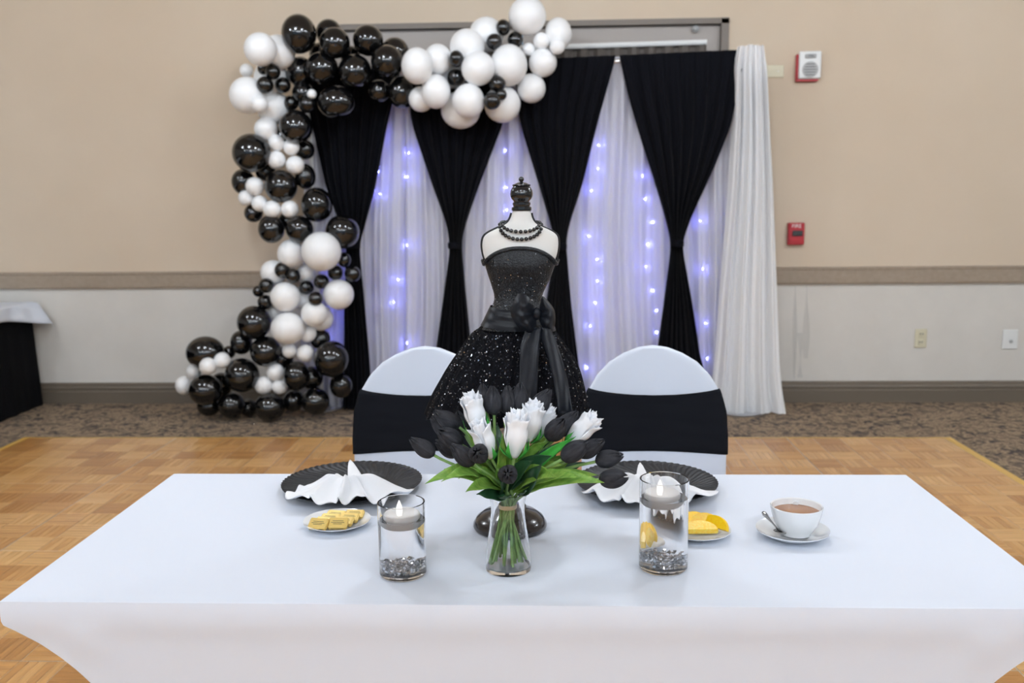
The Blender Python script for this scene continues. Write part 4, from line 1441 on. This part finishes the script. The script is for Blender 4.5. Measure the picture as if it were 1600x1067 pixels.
# orange slices
def wedge(label, loc, rz, tilt, cutface, R=.031, th=.013):
    t = thing('orange_slice', label, 'orange slice', loc, rz, group='orange slices')
    prof = []
    mb = MB()
    na = 18
    for (k, zz) in ((1.0, -.5), (1.05, -.2), (1.05, .2), (1.0, .5)):
        ring_ = [(R*k*math.cos(PI*i/na), R*k*math.sin(PI*i/na)*.78, zz*th) for i in range(na+1)]
        mb.v += ring_
    n = na+1
    for j in range(3):
        for i in range(na):
            mb.f.append((j*n+i, j*n+i+1, (j+1)*n+i+1, (j+1)*n+i))
        mb.f.append((j*n+na, j*n, (j+1)*n, (j+1)*n+na))
    mb.f.append(tuple(range(n)))
    mb.f.append(tuple(range(3*n, 4*n)))
    b = mb.build('flesh', MATS['orange_cut' if cutface else 'orange_flesh'], t, 50)
    b.rotation_euler = (tilt, 0, 0)
    b.location = (0, 0, R*.36*abs(math.sin(tilt))+th*.5*abs(math.cos(tilt)))
    return t
zO = TT+.0055
wedge('orange slice lying flat and pale at the front of the fruit plate', (cO.x+.006, cO.y-.022, zO), .05, .42, True, .033, .012)
wedge('orange slice at the back left of the fruit plate, behind the candle glass', (cO.x-.024, cO.y+.014, zO), .5, 1.15, False)
wedge('orange slice at the back of the fruit plate, second from the candle glass', (cO.x-.004, cO.y+.016, zO), .15, 1.1, False)
wedge('orange slice in the middle right of the fruit plate', (cO.x+.018, cO.y+.008, zO), -.25, 1.05, False)
wedge('orange slice at the right edge of the fruit plate', (cO.x+.034, cO.y-.006, zO), -.75, 1.0, False)
wedge('orange slice at the left of the fruit plate, seen only through the candle glass', (cO.x-.030, cO.y-.014, zO), .9, .9, True)
# coffee cup, saucer, spoon
cS = on(1238, 840); RS = 56*pxm(cS)
t = thing('saucer', 'white saucer under the coffee cup', 'saucer', tuple(cS))
MB().lathe([(.004, .005), (RS*.42, .005), (RS*.46, .007), (RS*.75, .011), (RS*.98, .019), (RS, .020), (RS*.985, .0175), (RS*.75, .0085), (RS*.55, .002), (RS*.5, .0005), (RS*.46, .0015), (.004, .0015)], 56).build('saucer_body', MATS['porcelain'], t)
cC = Vector((cS.x+.008, cS.y+.006, TT+.0065))
t = thing('coffee_cup', 'white coffee cup with milky coffee on the saucer', 'cup', tuple(cC))
RC = .0515; HC = .058
MB().lathe([(.003, .004), (.022, .004), (.026, .0), (.029, .0005), (.030, .004), (.036, .012), (.044, .026), (.0485, .042), (RC, HC), (RC-.001, HC+.0015), (RC-.003, HC), (.0455, .042), (.041, .026), (.033, .012), (.020, .0075), (.003, .007)], 56).build('cup_body', MATS['porcelain'], t)
MB().lathe([(.002, HC-.0115), (.0466, HC-.0115), (.0468, HC-.013), (.002, HC-.013)], 40).build('coffee', MATS['coffee'], t)
hp = []
for i in range(15):
    a = -PI/2+PI*i/14
    hp.append((.043+.026*math.cos(a), 0, .032+.017*math.sin(a)))
hd = MB().tube(hp, [.0042]*15, 10, flat=(1.0, 1.4)).build('handle', MATS['porcelain'], t)
hd.rotation_euler = (0, 0, 1.35)
sa, sb_ = on(1214, 842), at(1192, 800, cS.y+.005)
t = thing('teaspoon', 'steel teaspoon leaning on the saucer beside the coffee cup', 'spoon', (sa.x, sa.y, TT+.013))
P = [Vector((.010, .004, .002)), Vector((.002, .002, .006)), Vector((-.003, .004, .012))]
end_ = Vector((sb_.x-sa.x, sb_.y-sa.y, sb_.z-TT-.013))
P += [P[-1].lerp(end_, k) for k in (.25, .5, .75, .9, 1.0)]
MB().tube(P, [.0036, .0034, .0032, .0036, .0056, .0090, .0098, .0060], 12, flat=(.5, 1.2)).build('handle', MATS['steel'], t)
bw = MB()
bw.quad_grid(lambda u, v: (.014+.021*(v*math.cos(2*PI*u)), .002+.0125*(v*math.sin(2*PI*u)), .001+.006*v*v-.003), 28, 6, True)
solid(bw.build('bowl', MATS['steel'], t), .0012)

# candle glasses: cylinder, water, floating candle, crystals
def candle_glass(pb, pt, rpx, lab, fill, off):
    c = on(*pb)
    s = pxm(c)
    R = rpx*s
    H = at(pt[0], pt[1], c.y).z-TT
    t = thing('glass_cylinder', lab, 'vase', tuple(c), group='candle cylinders')
    wl_ = .0030
    prof = [(.002, .0008), (R-.004, .0008), (R-.0015, .0025), (R, .006), (R, H-.001), (R-wl_/2, H), (R-wl_, H-.001), (R-wl_, .011), (R-wl_-.003, .0085), (.002, .0082)]
    MB().lathe(prof, 64).build('glass_wall', MATS['glass'], t)
    zw = H*fill
    wp = [(.002, .0080), (R-wl_-.0031, .0083), (R-wl_+.0002, .0108), (R-wl_+.0002, zw), (.002, zw)]
    wt = MB().lathe(wp, 64).build('water', MATS['water'], None)
    wt.location = c
    tag(wt, 'clear water standing in the ' + ('shorter' if rpx < 37.2 else 'taller') + ' candle glass', 'water', 'water in the candle cylinders')
    # crystals: a pile nobody could count
    r_ = random.Random(int(pb[0]))
    mb = MB()
    placed_ = 0
    for k in range(170):
        a = r_.uniform(0, 2*PI); q = (R-.010)*math.sqrt(r_.random())
        z = .013+r_.random()*(.018 if rpx < 37.2 else .016+.016*(1-q/R))
        cpt = Vector((q*math.cos(a), q*math.sin(a), z))
        sz = r_.uniform(.0028, .0052)
        rot = Quaternion((r_.gauss(0, 1), r_.gauss(0, 1), r_.gauss(0, 1), r_.gauss(0, 1))).normalized()
        b = len(mb.v)
        pts = [(0, 0, .8), (.9, 0, .25), (.25, .85, .2), (-.75, .5, .3), (-.7, -.55, .2), (.3, -.85, .25), (.1, 0, -.9)]
        for p in pts:
            mb.v.append(tuple(cpt+rot @ (Vector(p)*sz*r_.uniform(.8, 1.1))))
        for i in range(5):
            mb.f.append((b, b+1+i, b+1+(i+1) % 5)); mb.f.append((b+6, b+1+(i+1) % 5, b+1+i))
    cr = mb.build('crystals', MATS['crystal'], None, False)
    cr.location = c
    tag(cr, 'heap of clear crystal chips at the bottom of the ' + ('shorter' if rpx < 37.2 else 'taller') + ' candle glass', 'crystals', 'crystal chips', 'stuff')
    cc = (c.x+off[0], c.y+off[1], TT+zw-.016)
    cn = thing('floating_candle', 'white floating candle with electric flame in the ' + ('shorter' if rpx < 37.2 else 'taller') + ' glass', 'candle', cc, group='floating candles')
    RR = off[2]
    MB().lathe([(.004, .0), (RR*.72, .0), (RR*.86, .004), (RR*.97, .016), (RR, .021), (RR*.97, .0245), (RR*.90, .0252), (RR*.75, .0215), (RR*.35, .0200), (.003, .0200)], 44).build('wax_body', MATS['wax'], cn)
    MB().lathe([(.0042, .0195), (.0058, .026), (.0060, .031), (.0046, .038), (.0024, .044), (.0004, .048)], 18, (-.004, 0, 0)).build('flame_tip', MATS['candle_flame'], cn)
    return c
candle_glass((630, 897), (626, 783), 36.6, 'shorter glass cylinder with water and a floating candle, left of the flowers', .78, (0.0, 0.002, .034))
candle_glass((1036, 887), (1037, 747), 37.8, 'taller glass cylinder with water and a floating candle, right of the flowers', .80, (-.004, 0.0, .0335))

# ------------------------------------------------------------------ flower vase
cV = on(794.5, 888)
sV = pxm(cV)
HV = at(794, 768, cV.y).z-TT
tV = thing('flower_vase', 'clear waisted glass vase holding the tulips and roses', 'vase', tuple(cV))
rows = [(0, 35.0), (.06, 36.0), (.15, 35.5), (.35, 32.5), (.55, 28.5), (.70, 26.2), (.80, 25.6), (.88, 26.5), (.95, 29.5), (1.0, 32.5)]
outer = [(r*sV, max(.0008, k*HV)) for k, r in rows]
fine = []
for k in range(31):
    v = k/30
    acc = sum(interp(rows, max(0, min(1, v+d)))[0] for d in (-.04, -.02, 0, .02, .04))/5
    fine.append((acc*sV, max(.0008, v*HV)))
prof = [(.002, .0008), (fine[0][0]-.004, .0008)]+fine+[(r-.0022, z) for r, z in fine[::-1] if z > .007]+[(fine[2][0]-.006, .0065), (.002, .006)]
MB().lathe(prof, 64).build('vase_glass', MATS['glass'], tV)
NECK = Vector((cV.x, cV.y, TT+HV*.82))
# tan tie around the stems
MB().lathe([(.0164, -.004), (.0170, -.003), (.0170, .003), (.0164, .004), (.0156, .003), (.0156, -.003), (.0164, -.004)], 28, (0, 0, 0), cap=False).build('stem_tie', MATS['band_tan'], None).location = (NECK.x, NECK.y, NECK.z)
tag(bpy.data.objects['stem_tie'], 'tan band tied around the flower stems inside the vase', 'band')

# petals (shared meshes)
def tulip_petal(inner, openk):
    def fn(u, v):
        s = 2*u-1
        prof_ = math.sin(PI*min(1, (v*.93+.035))**.80)**.75
        r = (.0126 if inner else .0138)*prof_*(1+openk*v*v)
        if v < .08: r *= (v/.08)**.5*.8+.2
        half = (1.02 if inner else 1.12)*(1-.97*v**4.5)
        a = s*half
        rr_ = r*(1-.10*s*s*(v > .1))+.0006*(abs(s) < .06)
        return (rr_*math.cos(a), rr_*math.sin(a), .044*v*(1-.045*s*s))
    return MB().quad_grid(fn, 10, 14).mesh('petal', MATS['tulip_black'])
TPET = {(i, o): tulip_petal(i, k) for i in (0, 1) for o, k in ((0, -.1), (1, .35))}
for m_ in TPET.values(): m_['x'] = 1
CORE = MB().lathe([(.001, .0), (.007, .004), (.010, .014), (.008, .024), (.003, .029)], 12).mesh('bloom_core', MATS['tulip_core'])
def quat_to(axis): return Vector((0, 0, 1)).rotation_difference(Vector(axis).normalized())
def stem_path(foot, bend_pt, head, hdir):
    pts = []
    a, b, c = Vector(foot), Vector(bend_pt), Vector(head)
    for k in range(7): pts.append(a.lerp(b, k/6))
    for k in range(1, 11):
        t_ = k/10
        c1 = b+(b-a).normalized()*.05; c2 = c-hdir*.03
        pts.append(b*(1-t_)**3+c1*3*t_*(1-t_)**2+c2*3*t_*t_*(1-t_)+c*t_**3)
    return pts
rf = random.Random(21)
nst = [0]
def stem_feet(head):
    k = nst[0]; nst[0] += 1
    g = k*2.39996
    rr_ = .0122*math.sqrt(((k*7) % 26+.5)/26)
    bpt_ = NECK+Vector((rr_*math.cos(g), rr_*math.sin(g), 0))
    d = Vector((head.x-NECK.x, head.y-NECK.y, 0))
    a = math.atan2(d.y, d.x)+PI+rf.uniform(-.6, .6)+.5
    fr_ = .012+.0235*math.sqrt(((k*11) % 26+.5)/26)
    foot = Vector((cV.x+fr_*math.cos(a), cV.y+fr_*math.sin(a), TT+.009+rf.uniform(0, .014)))
    return foot, bpt_
def leaf_mesh(base, tip, width, bendz, fold=.25, twist=0.0):
    base, tip = Vector(base), Vector(tip)
    ax = tip-base
    L_ = ax.length
    t_ = ax.normalized()
    up = Vector((0, -.9, .65)); up = (up-t_*up.dot(t_)).normalized()
    sd = t_.cross(up)
    up, sd = up*math.cos(twist)+sd*math.sin(twist), sd*math.cos(twist)-up*math.sin(twist)
    def fn(u, v):
        s = 2*u-1
        wv = width*(math.sin(PI*v**.75)**.9)*(1-.0*v)+.0012*(1-v)
        p = base+ax*v+Vector((0, 0, 1))*bendz*math.sin(PI*v)+sd*(s*wv)+up*(abs(s)*wv*fold)+up*(.0012*math.sin(v*17+s*2))
        return tuple(p)
    return MB().quad_grid(fn, 6, 16)
def tulip(label, head_px, tip_px, dy, openk=0, scale=1.0, tip_dy=0.0, leaves=()):
    hp_ = at(head_px[0], head_px[1], cV.y+dy)           # middle of the bloom
    tp_ = at(tip_px[0], tip_px[1], cV.y+dy+tip_dy)
    hd_ = (tp_-hp_).normalized()
    scale *= 1.17
    base = hp_-hd_*.021*scale
    foot, bp_ = stem_feet(base)
    t = thing('black_tulip', label, 'tulip', tuple(foot), group='black tulips of the bouquet')
    path = stem_path(foot, bp_, base, hd_)
    MB().tube(path, [.0028]*len(path), 7).build('stem', MATS['stem_green'], t, True, True)
    q = quat_to(hd_) @ Quaternion((0, 0, 1), rf.uniform(0, 6))
    for k in range(6):
        inner = k % 2
        o = link('petal', TPET[(inner, openk)], t)
        o.location = base-foot
        o.rotation_mode = 'QUATERNION'
        o.rotation_quaternion = q @ Quaternion((0, 0, 1), k*PI/3+rf.uniform(-.06, .06))
        o.scale = (scale*rf.uniform(.97, 1.04), scale, scale*rf.uniform(.96, 1.04))
        solid(o, .0007)
    o = link('bloom_core', CORE, t); o.location = base-foot; o.rotation_mode = 'QUATERNION'; o.rotation_quaternion = q; o.scale = (scale,)*3
    for (tx, ty, ldy, wd, bz, mt_, tw) in leaves:
        lt_ = at(tx, ty, cV.y+ldy)
        lb = path[8]
        o = leaf_mesh(lb, lt_, wd, bz, .25, tw).build('leaf', MATS[mt_], t, True, True, False)
        solid(o, .0007)
    return t
LL, LD = 'leaf_light', 'leaf_dark'
tulip('black tulip reaching farthest left, over the table edge', (661, 699), (641, 685), -.02, 0, 1.02, 0, [(664, 756, -.06, .014, .030, LL, 0), (690, 752, -.09, .013, .028, LL, .3)])
tulip('black tulip highest of the left-hand bunch', (699, 656), (681, 645), .03, 0, 1.06, 0, [(728, 672, .03, .008, .0, LL, .4)])
tulip('black tulip half hidden behind the highest one of the left-hand bunch', (690, 668), (676, 655), .055, 0, 1.0)
tulip('black tulip in the middle of the left-hand bunch', (704, 684), (688, 674), -.01, 1, 1.05, -.006, [(712, 740, -.05, .010, .02, LL, .2), (694, 733, -.03, .012, .022, LL, .5)])
tulip('black tulip tucked under the middle one of the left-hand bunch', (700, 700), (686, 692), .03, 0, .98, 0, [(716, 748, -.02, .014, .03, LL, .1)])
tulip('black tulip left of the open one, below the left-hand white roses', (724, 711), (710, 699), -.05, 0, 1.04, 0, [(735, 730, -.06, .013, .01, LL, .6), (768, 700, -.03, .013, .0, LD, .9)])
tulip('open black tulip facing the camera below the left-hand white roses', (748, 709), (742, 703), -.085, 1, 1.0, -.045, [(728, 768, -.12, .015, .012, LL, .1)])
tulip('open black tulip facing the camera, lowest, just above the vase rim', (794, 741), (792, 739), -.10, 1, .98, -.06, [(745, 772, -.10, .013, .0, LD, .0), (786, 775, -.09, .012, -.005, LD, .2)])
tulip('black tulip at the left of the four upright ones at the top', (757, 622), (754, 604), .03, 0, 1.02, 0, [(782, 690, .02, .014, .0, LD, 1.2), (800, 655, .03, .008, .0, LL, 1.0)])
tulip('black tulip second of the four upright ones at the top', (771, 627), (770, 608), .015, 0, 1.04, 0, [(752, 652, .0, .009, .0, LL, .5)])
tulip('black tulip third of the four upright ones at the top', (793, 626), (793, 607), .03, 0, 1.04, 0, [(818, 700, .03, .018, .0, LD, 1.3), (846, 690, .03, .015, .0, LL, 1.0)])
tulip('black tulip at the right of the four upright ones at the top', (812, 622), (813, 603), .035, 0, 1.06, 0, [(872, 715, .02, .018, .01, LL, .9), (842, 705, -.02, .018, .0, LD, 1.1)])
tulip('black tulip leaning right above the right-hand white rose pair', (846, 629), (857, 612), .02, 0, 1.08, 0, [(858, 690, -.02, .011, .02, LL, .6)])
tulip('black tulip in front, left of the white rose at the right', (868, 671), (879, 658), -.03, 1, 1.06, -.01, [(880, 690, -.03, .012, .012, LD, .3)])
tulip('black tulip behind, touching the white rose at the right', (886, 662), (897, 648), .01, 0, 1.08, 0, [(905, 712, .0, .015, .012, LL, .7), (858, 672, .01, .011, .0, LL, .8)])
tulip('black tulip in front at the lower right, pointing right', (897, 705), (912, 695), -.05, 1, 1.08, 0, [(944, 754, -.07, .016, .018, LL, 0), (905, 744, -.09, .014, .014, LL, -.3)])
tulip('black tulip behind the front one at the lower right', (922, 700), (938, 691), -.01, 0, 1.06, 0, [(935, 742, -.02, .013, .014, LL, .4)])
tulip('black tulip at the far right, level with the chair band edge', (951, 717), (970, 713), -.01, 0, 1.0, 0, [(870, 745, -.11, .016, .02, LL, .2)])
tulip('black tulip at the far right over the right charger plate', (957, 747), (975, 745), -.04, 1, 1.0, 0, [(846, 726, -.10, .014, .004, LD, .2), (820, 768, -.06, .010, .0, LD, .1)])
tulip('black tulip hidden in the shade behind the left white rose', (721, 662), (716, 648), .06, 0, .95)
# roses
def rose_petal(k, r0, h, flare, seed):
    r_ = random.Random(seed)
    p1, p2 = r_.uniform(0, 6), r_.uniform(0, 6)
    def fn(u, v):
        s = 2*u-1
        half = 1.25*(1-.25*v)
        a = s*half
        r = r0*(.25+.75*math.sin(PI*.5*min(1, v*1.45)))*(1-.16*smooth_step(.5, .9, v))+flare*smooth_step(.72, 1, v)
        ruf = .0014*smooth_step(.75, 1, v)*(math.sin(s*6+p1)+.7*math.sin(s*13+p2))
        return ((r+ruf)*math.cos(a), (r+ruf)*math.sin(a), h*v*(1-.10*s*s)+ruf*1.2)
    return MB().quad_grid(fn, 14, 16).mesh('petal', MATS['rose_white'])
RPET = [rose_petal(k, (.0100, .0150, .0195)[k // 3], (.078, .074, .066)[k // 3], (.0015, .002, .004)[k // 3], k+3) for k in range(9)]
def rose(label, head_px, tip_px, dy, scale=1.0, tip_dy=0.0, leaves=(), sepals=5):
    hp_ = at(head_px[0], head_px[1], cV.y+dy)
    tp_ = at(tip_px[0], tip_px[1], cV.y+dy+tip_dy)
    hd_ = (tp_-hp_).normalized()
    base = hp_-hd_*.036*scale
    foot, bp_ = stem_feet(base)
    t = thing('white_rose', label, 'rose', tuple(foot), group='white roses of the bouquet')
    path = stem_path(foot, bp_, base, hd_)
    MB().tube(path, [.0029]*len(path), 7).build('stem', MATS['stem_green'], t, True, True)
    q = quat_to(hd_) @ Quaternion((0, 0, 1), rf.uniform(0, 6))
    for k in range(9):
        o = link('petal', RPET[k], t)
        o.location = base-foot
        o.rotation_mode = 'QUATERNION'
        o.rotation_quaternion = q @ Quaternion((0, 0, 1), k*2*PI/3+(k//3)*.9+rf.uniform(-.15, .15))
        o.scale = (scale,)*3
        solid(o, .0006)
    for k in range(sepals):
        a = 2*PI*k/sepals
        def fn(u, v, a=a):
            s = 2*u-1
            wv = .0045*math.sin(PI*min(1, v*.9+.1))*(1-v**3)
            r = .007+.0165*math.sin(PI*.5*min(1, v*1.7))
            return (r*math.cos(a)-s*wv*math.sin(a), r*math.sin(a)+s*wv*math.cos(a), .032*v-.002)
        o = MB().quad_grid(fn, 4, 8).build('sepal', MATS['sepal_green'], t, True, False, False)
        o.location = base-foot; o.rotation_mode = 'QUATERNION'; o.rotation_quaternion = q; o.scale = (scale,)*3
        solid(o, .0006)
    for (tx, ty, ldy, wd, bz, mt_, tw) in leaves:
        lt_ = at(tx, ty, cV.y+ldy)
        o = leaf_mesh(path[8], lt_, wd, bz, .25, tw).build('leaf', MATS[mt_], t, True, True, False)
        solid(o, .0007)
    return t
rose('white rose tallest at the upper left of the bouquet', (742, 647), (735, 620), -.005, 1.02, 0, [(778, 700, .01, .020, .0, LD, .2), (777, 662, .04, .020, .0, LD, .1), (785, 678, -.06, .011, .0, LL, .7), (728, 668, .0, .008, .0, LL, .4)])
rose('white rose low at the left, above the open tulip', (757, 688), (748, 665), -.05, 1.0, -.005, [(800, 690, .0, .020, .0, LL, .3), (788, 660, -.04, .010, .0, LL, 1.2)])
rose('white rose largest at the centre of the bouquet', (806, 680), (808, 652), -.055, 1.12, 0, [(842, 688, .01, .020, .0, LL, -.2), (790, 735, -.11, .018, .0, LD, .3), (862, 712, -.06, .016, .015, LD, .3), (832, 720, -.09, .014, .01, LD, .2)])
rose('white rose just right of the centre, slightly higher', (830, 660), (835, 634), -.01, 1.02, 0, [(888, 722, .02, .020, .0, LL, .1), (862, 684, .03, .020, .0, LD, -.3), (868, 700, .02, .013, .02, LL, .3)])
rose('white rose narrow and half hidden behind the centre pair', (848, 662), (856, 638), .03, .92, 0, [(875, 735, .01, .018, .0, LL, -.1), (878, 690, .045, .022, .0, LD, .0), (914, 722, .03, .018, .0, LD, .1), (895, 715, .03, .018, .0, LD, .2)])
rose('white rose at the right, pointing right between black tulips', (908, 673), (926, 656), -.005, 1.02, 0, [(900, 682, -.05, .010, .01, 'sepal_green', .5), (880, 726, -.03, .015, .02, LL, .2)])
